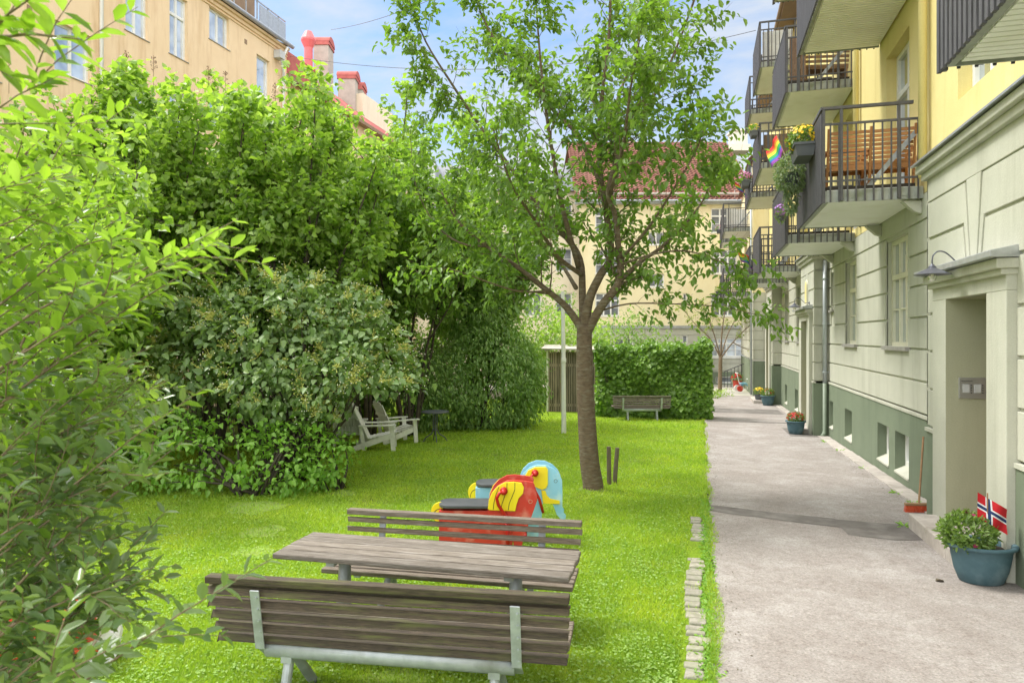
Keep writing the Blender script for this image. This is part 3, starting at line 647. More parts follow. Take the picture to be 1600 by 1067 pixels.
planter((.98,44.2,4.9),0,'grey planter with grasses on the farthest lower balcony',220,'petal_yellow',1.1,12)
t=empty('hanging_plant',(1.60,13.95,5.12),0,'round hanging plant with trailing green and white leaves under the yellow flowers','plant')
leafball('foliage',(0,0,.1),.36,1500,.06,M['leaf_grey'],t,(.85,1,1.1),.7); leafball('trailing_shoots',(0,.05,-.38),.16,350,.06,M['leaf_grey'],t,(.8,.8,1.8),1.2)
p=MB(); p.lathe([(.1,-.1),(.15,.08),(.155,.1)],14); p.build('pot',M['planter_grey'],t)
t=empty('potted_plant',(1.72,17.0,4.95),0,'violet flowers hanging at the corner of the second balcony','plant')
leafball('foliage',(0,0,0),.13,140,.05,M['leaf_pot'],t,(.8,.8,1.4),.7); flowers((0,0,.1),.15,40,.03,M['petal_violet'],t)
p=MB(); p.lathe([(.06,-.12),(.09,.0)],12); p.build('pot',M['planter_grey'],t)
# screens and furniture on other balconies
def panel(name,x0,x1,y0,y1,z0,z1,mat,label,cat): 
    mb=MB(); n=max(1,int((x1-x0)/.1)); w=(x1-x0)/n
    for i in range(n): mb.box(x0+w*i+.003,x0+w*(i+1)-.003,y0,y1,z0,z1-random.uniform(0,.01))
    mb.box(x0,x1,y1,y1+.02,z0+.2,z0+.26); mb.box(x0,x1,y1,y1+.02,z1-.3,z1-.24)
    return tag(mb.build(name,M[mat]),label,cat)
panel('privacy_screen',2.0,2.9,24.95,24.98,8.05,8.95,'wicker','brown wicker screen on a far balcony behind the rainbow flag','screen')
panel('privacy_screen',1.95,2.9,24.95,24.98,11.4,12.4,'cloth_white','white sheet inside the railing of the highest visible balcony','screen')
panel('privacy_screen',1.25,2.3,39.45,39.48,8.05,9.0,'cloth_white','white board screen on the balcony at the far corner','screen')
panel('privacy_screen',1.95,2.3,17.35,17.38,8.1,9.1,'brick_screen','brown bamboo screen on the second upper balcony','screen')
t=empty('bench_on_balcony',(2.75,17.9,8.04),R(10),'brown wooden bench seen through the bars of the second upper balcony','bench')
b=MB(); 
for i in range(4): b.bar((-.5,-.2-.02*i,.45+.1*i),(.5,-.2-.02*i,.45+.1*i),.02,.06)
b.build('backrest',M['broom_wood'],t); b=MB(); b.box(-.5,.5,-.2,.2,.38,.42); b.build('seat',M['broom_wood'],t)
for x in (-.45,.45): b=MB(); b.box(x-.03,x+.03,-.2,.2,0,.38); b.build('leg',M['broom_wood'],t)

def flag(name,base,tip,right,down,w,h,cols,label,cross=False,cat='flag',wave=.05,pr=.006,sh=0):
    """pole from base to tip; cloth hangs from the tip side"""
    t=empty(name,base,0,label,cat); base=Vector(base);tip=Vector(tip)
    p=MB(); p.tube([(0,0,0),tip-base],pr,8); p.build('pole',M['broom_wood'],t)
    c=MB(); nx,ny=22,16; r=Vector(right).normalized();d=Vector(down).normalized();nv=r.cross(d)
    ax=(tip-base).normalized(); o=tip-base
    grid=[]
    for i in range(nx+1):
        for j in range(ny+1):
            u=i/nx;v=j/ny
            grid.append(o-ax*(v*h)+ (r*(u-sh)*w) + d*(u*w*.55) + nv*(wave*math.sin(u*7+v*2)*(.25+u)))
    fs=[];ms=[]
    for i in range(nx):
        for j in range(ny):
            if cross:
                ci=(i+.5);cj=(j+.5)
                blue=(abs(ci-8)<1.05 or abs(cj-8)<1.05); wh=(abs(ci-8)<2.1 or abs(cj-8)<2.1); m_=2 if blue else (1 if wh else 0)
            else: m_=min(5,int((j+.5)/ny*6))
            fs.append((i*(ny+1)+j,(i+1)*(ny+1)+j,(i+1)*(ny+1)+j+1,i*(ny+1)+j+1)); ms.append(m_)
    c.v=[tuple(g) for g in grid]; c.f=fs; c.m=ms
    cl=c.build('cloth',[M[x] for x in cols],t,smooth=True); return t
rb=['r_red','r_orange','r_yellow','r_green','r_blue','r_violet']
p0=at(1543,862,6.75); tp=at(1543,770,6.75)
flag('norwegian_flag',p0,tp,(.93,.1,-.05),(0,0,-1),.27,.24,['flag_red','flag_white','flag_blue'],'small red, white and blue cross flag standing in the near blue pot',True,wave=.03,sh=.32)
flag('rainbow_flag',(1.60,14.25,5.42),(1.40,14.55,6.12),(-.35,.35,-.3),(0,0,-1),.26,.40,rb,'rainbow flag on a slanted stick above the trailing plant',wave=.06,pr=.01)
flag('rainbow_flag',(1.70,30.6,7.95),(1.0,30.2,8.75),(.6,.5,0),(0,0,-1),.75,.7,rb,'pale rainbow flag hanging from a pole at the far upper balcony',wave=.1,pr=.015)
flag('rainbow_flag',(1.72,30.3,4.75),(1.35,29.7,5.7),(.6,.3,0),(0,0,-1),.6,.55,rb,'small rainbow flag near leaves at the far lower balcony',wave=.1,pr=.015)
# ------------------------------------------------------------------ pots
def pot(loc,rz,s,label,fm,leafm='leaf_pot',n=900,nf=30,oval=1.2,plant=(-.1,0,.45),pr=.24,sq=(1,.9,.9)):
    t=empty('flower_pot',loc,rz,label,'flower pot','blue flower pots along the wall')
    p=MB(); p.lathe([(.0,.0),(.15,.0),(.165,.012),(.20,.12),(.222,.25),(.226,.30),(.232,.305),(.232,.335),(.265,.345),(.27,.36),(.262,.378),(.235,.375),(.222,.365),(.215,.30)],40,(0,0,0),oval,1); p.build('pot',M['pot_blue'],t,smooth=True)
    d=MB(); d.lathe([(.0,.31),(.216,.31)],40,(0,0,0),oval,1); d.build('soil',M['soil'],t)
    leafball('plant',plant,pr,n,.05,M[leafm],t,sq,-.4)
    if nf: flowers(plant,pr*1.02,nf,.026,M[fm],t,sq,.9)
    t.scale=(s,s,s); return t
P1=Vector((2.62,7.80,gz(7.8)+.012))
pt=pot(P1,R(14),1.0,'large oval blue pot with leafy plant standing by the near portal','petal_dark',n=1500,nf=7,plant=(-.13,0,.47),pr=.23,sq=(1.1,1,.85))
pot((2.50,20.85,gz(20.9)+.012),R(14),.98,'blue pot of bright red flowers by the middle portal','petal_red',n=700,nf=120,plant=(0,0,.46),pr=.24,sq=(1.0,.9,.6),oval=1.05)
pot((2.72,32.0,gz(32)+.012),R(14),1.12,'blue pot with red brown flowers near the farthest portal','petal_red',n=600,nf=26,plant=(0,0,.48),pr=.25,sq=(1,.9,.7),oval=1.05)
t=empty('flower_basket',(2.45,33.3,-.62),0,'low basket of yellow flowers on the farthest stone step','plant'); b=MB(); b.lathe([(.14,0),(.2,.25),(.21,.26)],14); b.build('basket',M['planter_grey'],t)
leafball('plant',(0,0,.35),.22,260,.06,M['leaf_pot'],t); flowers((0,0,.36),.24,50,.04,M['petal_yellow'],t,(1,1,.8),.8)
t=empty('flower_pot',(2.1,45.6,gz(45.6)+.01),0,'terracotta pot of red flowers far away by the stair railing','flower pot'); b=MB(); b.lathe([(.0,0),(.2,0),(.3,.45),(.32,.5)],16); b.build('pot',M['red_paint'],t)
leafball('plant',(0,0,.6),.35,260,.09,M['leaf_dark'],t); flowers((-.05,0,.65),.34,50,.06,M['petal_red'],t,(1,1,.8),.8)
# toy tricycle (far)
t=empty('tricycle',(2.35,42.6,gz(42.6)+.01),R(20),'small turquoise and white child tricycle parked on the far gravel','tricycle')
b=MB(); b.tube([(-.35,0,.25),(0,0,.42),(.3,0,.3)],.05,8); b.box(-.25,.1,-.15,.15,.42,.5); b.build('frame',M['blue_paint'],t)
for x,y in ((-.35,-.22),(-.35,.22),(.35,0)):
    b=MB(); b.tube([(x,y-.04,.17),(x,y+.04,.17)],.17,16); b.build('wheel',M['red_paint' if x<0 and y<0 else 'white_paint'],t)
b=MB(); b.tube([(-.3,0,.45),(-.45,0,1.05)],.025,8); b.tube([(-.45,-.2,1.05),(-.45,.2,1.05)],.025,8); b.tube([(.3,0,.3),(.22,0,.7)],.025,8); b.tube([(.22,-.2,.7),(.22,.2,.7)],.025,8); b.build('handlebar',M['white_paint'],t)
# stair railing far
t=empty('stair_railing',(1.35,46.5,gz(46.5)),R(15),'thin dark stair railing against the far green wall','railing')
b=MB()
for i in range(7): b.tube([(.22*i,0,0),(.22*i,0,1.0+.09*i)],.018,6)
b.tube([(0,0,1.0),(1.32,0,1.54)],.025,6); b.build('railing',M['rail_dark'],t)
# broom
t=empty('broom',(2.93,11.0,gz(11.0)+.012),R(12),'worn wooden push broom with orange red bristles leaning on the plinth','broom')
b=MB(); b.box(-.19,.19,-.03,.03,.09,.125); b.build('head',M['broom_wood'],t,bevel=.008)
b=MB()
for i in range(46):
    for j in range(4):
        x=-.18+.36*i/45; y=-.022+.015*j; b.bar((x,y,.092),(x*1.06+random.uniform(-.006,.006),y*1.5+random.uniform(-.004,.004),.0),.006,.004)
b.build('bristles',M['broom_red'],t)
b=MB(); b.tube([(.0,0,.11),(.19,.25,1.02)],.014,10); b.build('handle',M['broom_wood'],t)
# dry leaf bits on the path
def drop(x,y,s,label):
    P=np.array([[x,y,gz(y)+.018]]); V,Q=leaf_arrays(P,np.array([[1,.2,.1]]),np.array([[.1,.2,1.]]),np.array([s]),np.array([s*.7]),.3,.3); tag(np_mesh('dry_leaf',V,Q,M['wood_stake']),label,'leaf')
a=at(1461,901,6.83); drop(a.x,a.y,.09,'curled brown leaf on the asphalt beside the large blue pot')

# ------------------------------------------------------------------ benches and table
def make_bench(Ln,label,mat='wood_moss'):
    t=empty('park_bench',(0,0,0),0,label,'bench','slatted park benches on the lawn')
    b=MB(); h=Ln/2   # back at -y side, seat towards +y
    # top rail
    b.box(-h,h,-.045,.03,.765,.81)
    n=5
    for i in range(n):
        z=.738-.078*i; y=-.005+.016*i
        b.add([(-h+.012*i,y-.012,z-.002),(h-.004*i,y-.012,z-.002),(h-.004*i,y+.02,z+.003),(-h+.012*i,y+.02,z+.003),(-h+.012*i,y-.036,z-.040),(h-.004*i,y-.036,z-.040),(h-.004*i,y+.012,z-.042),(-h+.012*i,y+.012,z-.042)],[(0,1,2,3),(0,1,5,4),(2,3,7,6),(0,3,7,4),(1,2,6,5),(4,5,6,7)])
    b.build('backrest',M[mat],t,bevel=.006)
    s=MB()
    for i in range(5): s.box(-h+.01,h-.01,.12+.085*i,.19+.085*i,.425-.004*i,.465-.004*i)
    s.build('seat',M[mat if mat!='wood_moss' else 'wood_old'],t,bevel=.008)
    bm=MB(); bm.tube([(-h+.36,.08,.345),(h-.33,.08,.345)],.058,24); bm.build('beam',M['galv'],t,smooth=True)
    for x,sd in ((-h+.34,1),(h-.31,1)):
        k=MB(); k.bar((x,-.052,.745),(x,.02,.36),.008,.055,(1,0,0)); k.bar((x,-.058,.745),(x,.014,.36),.06,.008,(0,1,0)); k.bar((x,.02,.37),(x,.12,.28),.05,.012,(0,1,0))
        k.bar((x,.10,.40),(x,.50,.40),.05,.03); k.bar((x,.06,.37),(x,.12,.40),.04,.05)
        br=k.build('bracket',M['galv'],t,bevel=.002)
        v=MB()
        for q in range(5): zz=.70-.075*q; v.tube([(x+.012,-.066+.016*q,zz),(x+.012,-.048+.018*q,zz)],.007,8)
        v.build('bolt',M['pipe_grey'],br)
    for x in (-h+.5,h-.45):
        k=MB(); k.tube([(x,.10,.34),(x,-.02,-.02)],.032,14); k.tube([(x,.10,.34),(x+.02,.40,-.02)],.032,14); k.box(x-.035,x+.035,.035,.165,.27,.395)
        k.build('leg',M['galv'],t,smooth=False)
    return t
nb=make_bench(2.26,'nearest mossy slatted bench with its back and steel beam to the camera')
nb.location=(-1.86,3.88,gz(3.9)); nb.rotation_euler=(0,0,R(6.1))
fbn=make_bench(2.08,'weathered slatted bench beyond the table, seat towards it','wood_old')
fbn.location=(-2.0,5.72,gz(5.7)); fbn.rotation_euler=(0,0,R(183.0))
hb=make_bench(1.92,'distant grey slatted bench in front of the ivy hedge','wood_old')
c=gat(1003,23.3); hb.location=c; hb.rotation_euler=(0,0,R(15))
t=empty('picnic_table',(-1.93,4.80,gz(4.8)),R(1.6),'weathered grey plank table between the two near benches','table')
b=MB(); Wt=.60
for i in range(5):
    y0=-Wt/2+i*Wt/5; b.box(-1.09-.0*i,1.09-random.uniform(0,.012),y0+.006,y0+Wt/5-.006,.705,.75-.002*abs(i-2))
b.build('tabletop',M['wood_table'],t,bevel=.01)
for x in (-.66,.66):
    k=MB(); k.tube([(x,0,.665),(x-.01,0,.35),(x-.015,0,-.02)],[.042,.055,.062],18); k.build('leg',M['galv'],t,smooth=True)
    k=MB(); k.box(x-.03,x+.03,-.24,.24,.665,.704); k.prism([(x-.12,.664),(x+.12,.664),(x+.03,.60),(x-.03,.60)],-.02,.02); k.build('bracket',M['galv'],t)
# small bistro table
c=gat(680,17.4); t=empty('garden_table',c,0,'small round dark metal table standing before the dark bush','table')
b=MB(); b.lathe([(.0,.755),(.33,.755),(.34,.745),(.34,.725),(.32,.72),(0,.72)],28); b.build('tabletop',M['planter_grey'],t)
for k in range(4):
    g=k*math.pi/2+.5; cx,sy=math.cos(g),math.sin(g); b=MB(); b.tube([(.05*cx,.05*sy,.73),(.045*cx,.045*sy,.3),(.09*cx,.09*sy,.2),(.24*cx,.24*sy,.1),(.30*cx,.30*sy,0)],.014,8); b.build('leg',M['planter_grey'],t)
b=MB(); b.tube([(0,0,.28),(0,0,.31)],.07,12); b.build('collar',M['planter_grey'],t)
# adirondack chairs
def adirondack(loc,rz,label):
    t=empty('garden_chair',loc,rz,label,'chair','white wooden garden chairs')
    b=MB(); n=7
    for i in range(n):
        x=-.24+.08*i; top=1.0-.012*(i-3)**2*1.2; b.bar((x,-.22,.28),(x,-.22-.30*(top/.8),.28+top*.78),.07,.02,(0,1,0))
    b.bar((-.28,-.46,.72),(.28,-.46,.72),.02,.06); b.build('backrest',M['white_dirty'],t)
    b=MB()
    for i in range(7): b.box(-.27,.27,-.22+.085*i,-.145+.085*i,.27+.018*i,.29+.018*i)
    b.build('seat',M['white_dirty'],t)
    for x in (-.30,.30):
        l=MB(); l.bar((x,.34,0),(x,.30,.56),.03,.10,(0,1,0)); l.build('leg',M['white_dirty'],t)
        l=MB(); l.bar((x*.93,.36,.36),(x*.93,-.52,.06),.03,.12); l.bar((x,-.30,.02),(x,-.38,.56),.03,.08,(0,1,0)); l.build('leg',M['white_dirty'],t)
        l=MB(); l.bar((x*1.08,.40,.575),(x*1.08,-.42,.57),.13,.025); l.build('armrest',M['white_dirty'],t)
    return t
c=gat(592,16.0); adirondack(c,R(-68),'white slatted garden chair half under the flowering dogwood')
c=gat(622,17.2); adirondack(c,R(-40),'white garden chair just behind another, right of the dogwood')
c=gat(546,16.6); adirondack(c,R(20),'white garden chair mostly hidden behind dogwood leaves, leftmost of three')
# flagpole, stakes
t=empty('flagpole',gat(881,19.4),R(15),'white square flagpole rising from the lawn beside the tree','flagpole')
b=MB(); b.tube([(0,0,-.05),(-.01,0,2.1),(-.03,0,3.9)],[.07,.062,.05],10); b.build('pole',M['white_paint'],t)
b=MB(); b.box(-.075,.06,-.08,-.055,1.95,2.07); b.tube([(-.06,-.09,2.0),(.05,-.09,2.0)],.012,6); b.build('cleat',M['white_dirty'],t)
for i,(px,py,d,top,lx,lab) in enumerate(((952,756,11.85,697,-.01,'left weathered wooden stake beside the tree trunk'),(960,752,12.0,697,.05,'right weathered wooden stake, leaning, beside the tree trunk'))):
    p=gat(px,d); h=(py-top)*d/F; b=MB(); b.tube([(0,0,-.05),(lx*.6,0,h*.6),(lx,0,h)],[.04,.038,.036],10); o=tag(b.build('wooden_stake',M['wood_stake']),lab,'stake','tree stakes'); o.location=p
# ------------------------------------------------------------------ spring elephants
def elephant(name,loc,rz,label,zx0,zy0,d,K,head,ear,body,seat,tail,handle,main,extra=None,eye=None,lines=()):
    t=empty(name,loc,rz,label,'spring rider'); sc=d/F/6.6667
    def L2(zx,zy): return ((zx-zx0)*sc,(zy0-zy)*sc)
    w=.13
    bx=MB(); (x0,z1),(x1,z0)=L2(body[0],body[1]),L2(body[2],body[3])
    bx.box(x0,x1,-w,-w+.022,z0,z1); bx.box(x0,x1,w-.022,w,z0,z1); bx.box(x0,x0+.022,-w+.022,w-.022,z0,z1); bx.box(x0,x1,-w+.022,w-.022,z0,z0+.02)
    bo=bx.build('body',M[main],t,bevel=.004)
    h=MB(); h.prism([L2(*p) for p in head],w+.002,w+.024); h.build('head_panel',M[main],t,bevel=.003); h=MB(); h.prism([L2(*p) for p in head],-w-.024,-w-.002); ho=h.build('head_panel',M[main],t,bevel=.003)
    e=MB(); e.prism([L2(*p) for p in ear],w+.026,w+.045); e.build('ear',M['yellow_paint'],t,bevel=.003); e=MB(); e.prism([L2(*p) for p in ear],-w-.045,-w-.026); eo=e.build('ear',M['yellow_paint'],t,bevel=.003)
    if lines:
        l=MB()
        for ln in lines: l.tube([(L2(*p)[0],-w-.0455,L2(*p)[1]) for p in ln],.0035,6)
        l.build('ear_line',M['line_dark'],eo)
    if extra:
        for q0,q1 in ((-w-.045,-w-.0265),(w+.0265,w+.045)): e=MB(); e.prism([L2(*p) for p in extra],q0,q1); e.build('tusk',M['yellow_paint'],t,bevel=.003)
    s=MB(); (a,zt),(b_,zb)=L2(seat[0],seat[1]),L2(seat[2],seat[3])
    r=.12; pts=[]
    for cx,cy,g0 in ((b_-r,.17-r,0),(a+r,.17-r,90),(a+r,-.17+r,180),(b_-r,-.17+r,270)):
        for k in range(6): g=R(g0+18*k); pts.append((cx+r*math.cos(g),cy+r*math.sin(g)))
    zz=zt-.035; n=len(pts); s.add([(x,y,zz) for x,y in pts]+[(x,y,zt) for x,y in pts],[tuple(range(n-1,-1,-1)),tuple(range(n,2*n))]+[(i,(i+1)%n,n+(i+1)%n,n+i) for i in range(n)]); s.build('seat',M['black_seat'],t,bevel=.008)
    tl=MB(); (cx,cz),rr=L2(tail[0],tail[1]),tail[2]*sc; P=[(cx+rr*.95*math.cos(g),cz+rr*math.sin(g)) for g in np.linspace(R(75),R(285),16)]; tl.prism(P,-.03,-.008); to=tl.build('tail',M['yellow_paint'],t,bevel=.003)
    l=MB(); l.tube([(cx+rr*q*math.cos(g),-.031,cz-rr*.35+rr*q*math.sin(g)) for q in (.7,) for g in np.linspace(R(80),R(190),8)],.0035,6); l.build('tail_line',M['line_dark'],to)
    hd=MB(); hx,hz=L2(*handle[0]); hd.tube([(hx,-w-.046,hz),(hx,-w-.075,hz)],.04,20); hd.tube([(hx,-w-.07,hz),(hx,-w-.18,hz+.01)],[.022,.026],12)
    if len(handle)>1: hd.tube([(L2(*p)[0],-w-.10-.02*math.sin(i),L2(*p)[1]) for i,p in enumerate(handle[1:])],.017,12)
    hd.build('handle',M['red_metal'],t,smooth=True)
    fr=MB(); fx_,_=L2(body[2]-70,0); fr.tube([(fx_,-w-.05,z1-.02),(fx_+.03,-w-.07,.12)],.022,8); fr.tube([(fx_,w+.05,z1-.02),(fx_+.03,w+.07,.12)],.022,8); fr.tube([(fx_+.03,-w-.2,.12),(fx_+.03,w+.2,.12)],.02,8); fr.build('footrest',M['red_metal'],t,smooth=True)
    if eye:
        ex,ez=L2(*eye); r_=.019; l=MB(); l.tube([(ex+r_*math.cos(g),-w-.0255,ez+r_*math.sin(g)) for g in np.linspace(0,2*math.pi,17)],.0022,6,cap=False); l.build('eye',M['line_pale' if main=='red_paint' else 'line_dark'],ho)
    sp=MB(); xm=(x0+x1)/2; pts=[(xm+.07*math.cos(g),.07*math.sin(g),(z0-.0)*g/(8*math.pi)) for g in np.linspace(0,8*math.pi,64)]; sp.tube(pts,.013,8); sp.build('spring',M['black_seat'],t,smooth=True)
    bp=MB(); bp.box(xm-.2,xm+.2,-.12,.12,z0-.03,z0-.002); bp.build('base_plate',M['red_metal'],t)
    return t
# red: zoom origin (660,710), scale 6.667
d=7.45; sc=d/F/6.6667; zbase=((526+(H-gz(7.2))*F/d)-710)*6.6667
c=gat(660+600/6.667,d); g0=elephant('spring_rider',c,R(15.1),'red elephant spring rider with yellow ear, in front of the blue one',600,zbase,d,1,
 [(690,640),(684,520),(700,440),(740,350),(800,285),(880,243),(960,236),(1060,246),(1150,260),(1166,290),(1158,330),(1185,380),(1192,440),(1175,490),(1150,560),(1110,670),(1060,800),(1035,905),(950,905),(930,660)],
 [(688,522),(697,440),(730,360),(790,295),(860,258),(950,252),(1030,262),(1055,310),(1045,370),(1000,420),(978,490),(966,548),(830,545),(700,538)],
 (185,556,940,905),(180,492,945,560),(190,595,104),[(850,340),(850,340),(806,350),(780,400),(795,470),(850,560),(885,655)],'red_paint',eye=(1122,455),
 lines=[[(800,300),(770,380),(750,460),(742,530)],[(883,262),(880,340),(850,420),(830,480),(818,535)],[(963,258),(962,330),(935,400),(905,470),(895,535)]])
d=8.35; zbase=((526+(H-gz(8.1))*F/d)-710)*6.6667
c=gat(660+1000/6.667,d); elephant('spring_rider',c,R(15.1),'light blue elephant spring rider with yellow ear and tusk',1000,zbase,d,1,
 [(1020,240),(1050,170),(1110,112),(1190,82),(1280,86),(1360,122),(1420,182),(1446,240),(1450,400),(1448,500),(1460,570),(1486,600),(1480,638),(1430,640),(1390,590),(1365,520),(1348,480),(1245,478),(1235,660),(1240,860),(1080,860),(1100,640),(1120,560),(1060,420)],
 [(1066,195),(1100,135),(1170,103),(1280,101),(1300,130),(1300,280),(1282,318),(1240,334),(1180,310),(1110,250)],
 (560,322,1110,860),(560,280,1040,330),(575,390,104),[(1168,160),(1168,160),(1130,180),(1125,250),(1160,320),(1210,420),(1250,560)],'blue_paint',
 extra=[(1232,340),(1275,345),(1290,392),(1322,425),(1420,445),(1422,480),(1250,474)],eye=(1380,248))

# ------------------------------------------------------------------ shed and ivy hedge
t=empty('garden_shed',(-5.6,26.0,gz(26)),R(8),'brown slatted shed with white corner posts behind the flagpole','shed')
b=MB(); x=0
while x<2.5:
    b.box(x,x+.06,0,.03,.0,2.28-.01*x); x+=.085
b.box(.0,2.5,.031,.05,.2,.3); b.box(0,2.5,.031,.05,1.7,1.8); b.build('slat_wall',M['lattice'],t)
b=MB(); b.box(.02,2.5,.1,1.6,0,2.2); b.build('inner_wall',M['dark_wood'],t)
for x in (-.07,2.02,2.5): b=MB(); b.box(x,x+.07,-.02,.07,0,2.32); b.build('corner_post',M['white_dirty'],t)
b=MB(); b.add([(-.25,-.25,2.34),(2.7,-.25,2.30),(2.7,1.9,2.42),(-.25,1.9,2.46),(-.25,-.25,2.39),(2.7,-.25,2.35),(2.7,1.9,2.47),(-.25,1.9,2.51)],[(3,2,1,0),(4,5,6,7),(0,1,5,4),(1,2,6,5),(2,3,7,6),(3,0,4,7)])
for i in range(5): b.box(-.35,.0,.2+.3*i,.28+.3*i,2.28,2.34)
b.build('roof',M['chimney_grey'],t)
hedge=empty('ivy_hedge',(0,0,0),0,'tall leafy ivy covered screen wall behind the distant bench','hedge')
b=MB(); b.box(-3.35,.05,24.75,25.5,gz(25),1.75); b.build('screen_wall',M['dark_wood'],hedge)
n=17000; u=rng.uniform(-3.6,.30,n); z=rng.uniform(gz(24.5)-.0,1.98,n); top=1.84+.07*np.sin(u*3)+.08*np.sin(u*7+1)+.05*np.sin(u*17+2)+np.maximum(0,rng.normal(-.05,.09,n))+.14*np.exp(-((u+.1)/.5)**2); ztop=z>top; k=~ztop
face=rng.uniform(0,1,n); Y=24.62+.13*np.sin(u*2.3)*np.cos(z*3)+rng.normal(0,.06,n)-.09*np.maximum(0,np.sin(u*5+z*4))
tp=face>.82; Y=np.where(tp,rng.uniform(24.6,25.7,n),Y); z=np.where(tp,top-rng.uniform(0,.1,n),z); en=(face>.76)&(face<=.82); u=np.where(en,.16+rng.normal(0,.05,n),u); Y=np.where(en,rng.uniform(24.6,25.7,n),Y)
k=(z<=top)&~((u<-2.75)&(z<.9)&(rng.uniform(0,1,n)<.55)); P=np.stack([u,Y,z],1)[k]; n=len(P)
D=rng.normal(0,.5,(n,3))+np.array([0,-.35,-.75]); N=rng.normal(0,.42,(n,3))+np.array([0,-.7,.75]); Ls=rng.uniform(.07,.17,n); V,Q=leaf_arrays(P,D,N,Ls,Ls*.95,.15,.15,'heart'); np_mesh('foliage',V,Q,M['leaf_vine'],hedge)
b=MB(); ptsv=[]
for i in range(30):
    x=random.uniform(-3.4,.1); b.tube(spine((x,24.68,gz(24.7)),(x+random.uniform(-.5,.5),24.64,random.uniform(.6,1.7)),.08,6),.012,5)
b.build('vine_stem',M['bark_dark'],hedge)
# ------------------------------------------------------------------ trees
def grow(name,base,limbs,label,cat,leafm,lsize,barkm,sub=(9,1.1),twigs=(6,.42),lpt=9,group=None,seed=1,ratio=.52,droop=.4,start=.25,up=.25,shape='oval',crown='crown',trunkn='trunk',r_sub=.35,thin=1):
    """limbs: list of (points, r0, r1); sub=(per limb,length); twigs=(per sub,length); lpt leaves per twig"""
    global rng; random.seed(seed); rng=np.random.default_rng(seed)
    t=empty(name,base,0,label,cat,group); base=Vector(base); tr=MB(); tw=MB(); lv=Leaves()
    def leaves_on(pts,n,out,spread=.05):
        P=[];D=[]
        for i in range(n):
            p,tg=on_line(pts,random.uniform(.15,1)); P.append(p); D.append(tg)
        P=np.array([tuple(p) for p in P])+rng.normal(0,spread,(n,3)); D=np.array([tuple(x) for x in D])
        D=D*.5+rng.normal(0,.6,(n,3))+np.array([0,0,-droop]); N=rng.normal(0,.38,(n,3))+np.array([0,0,.85])
        lv.add(P,D,N,lsize*rng.uniform(.65,1.2,n))
    for pts,r0,r1 in limbs:
        pts=[Vector(p)-base for p in pts]; n=len(pts); sm=[]
        for i in range(n-1):
            for k in range(4):
                q=k/4;p0=pts[max(i-1,0)];p1=pts[i];p2=pts[i+1];p3=pts[min(i+2,n-1)]
                sm.append(.5*((2*p1)+(-p0+p2)*q+(2*p0-5*p1+4*p2-p3)*q*q+(-p0+3*p1-3*p2+p3)*q**3))
        sm.append(pts[-1]); rs=[r0+(r1-r0)*(i/(len(sm)-1))**.8 for i in range(len(sm))]
        tr.tube(sm,rs,12 if r0>.06 else 8)
        Lt=sum((sm[i+1]-sm[i]).length for i in range(len(sm)-1)); ns=max(2,int(sub[0]*Lt/3)) if sub[0] else 0
        if r0>.12: continue
        for s in range(ns):
            tt=start+(1-start)*(s+random.random())/ns; p,tg=on_line(sm,min(tt,.999)); ax=Vector(rng.normal(0,1,3)); ax-=ax.project(tg); ax.normalize()
            ang=R(random.uniform(30,62)); dr=(tg*math.cos(ang)+ax*math.sin(ang)+Vector((0,0,up))).normalized(); ln=sub[1]*random.uniform(.5,1.2)*(1.15-.5*tt)*(thin if r0<.024 else 1)
            q=p+dr*ln; sp=spine(p,q,.14,5,-.03); rr=max(.004,(r0+(r1-r0)*tt)*r_sub); tw.tube(sp,[rr,rr*.8,rr*.6,rr*.4,rr*.2],5,cap=False)
            for w in range(twigs[0] if (thin==1 or r0>=.024) else 3):
                p2,t2=on_line(sp,random.uniform(.2,1)); ax=Vector(rng.normal(0,1,3)); ax-=ax.project(t2); ax.normalize(); d2=(t2*.8+ax*.8+Vector((0,0,.1))).normalized(); q2=p2+d2*twigs[1]*random.uniform(.5,1.2)
                s2=spine(p2,q2,.1,3); tw.tube(s2,[rr*.3,rr*.2,.0015],4,cap=False); leaves_on(s2,lpt,d2)
        sp=sm[-5:]; leaves_on(sp,lpt*2,None)
    tr.build(trunkn,M[barkm],t,smooth=True); tw.build('twigs',M[barkm],t,smooth=True); lv.build(crown,M[leafm],t,ratio,.2,.18,shape); return t
D0=11.45
def C(*p): return [at(x,y,D0+dz) for x,y,dz in p]
cher=[ (C((926,790,0),(927,762,0),(921,720,0),(917,660,0),(914,600,0),(913,545,0),(913,508,0)),.185,.118)]
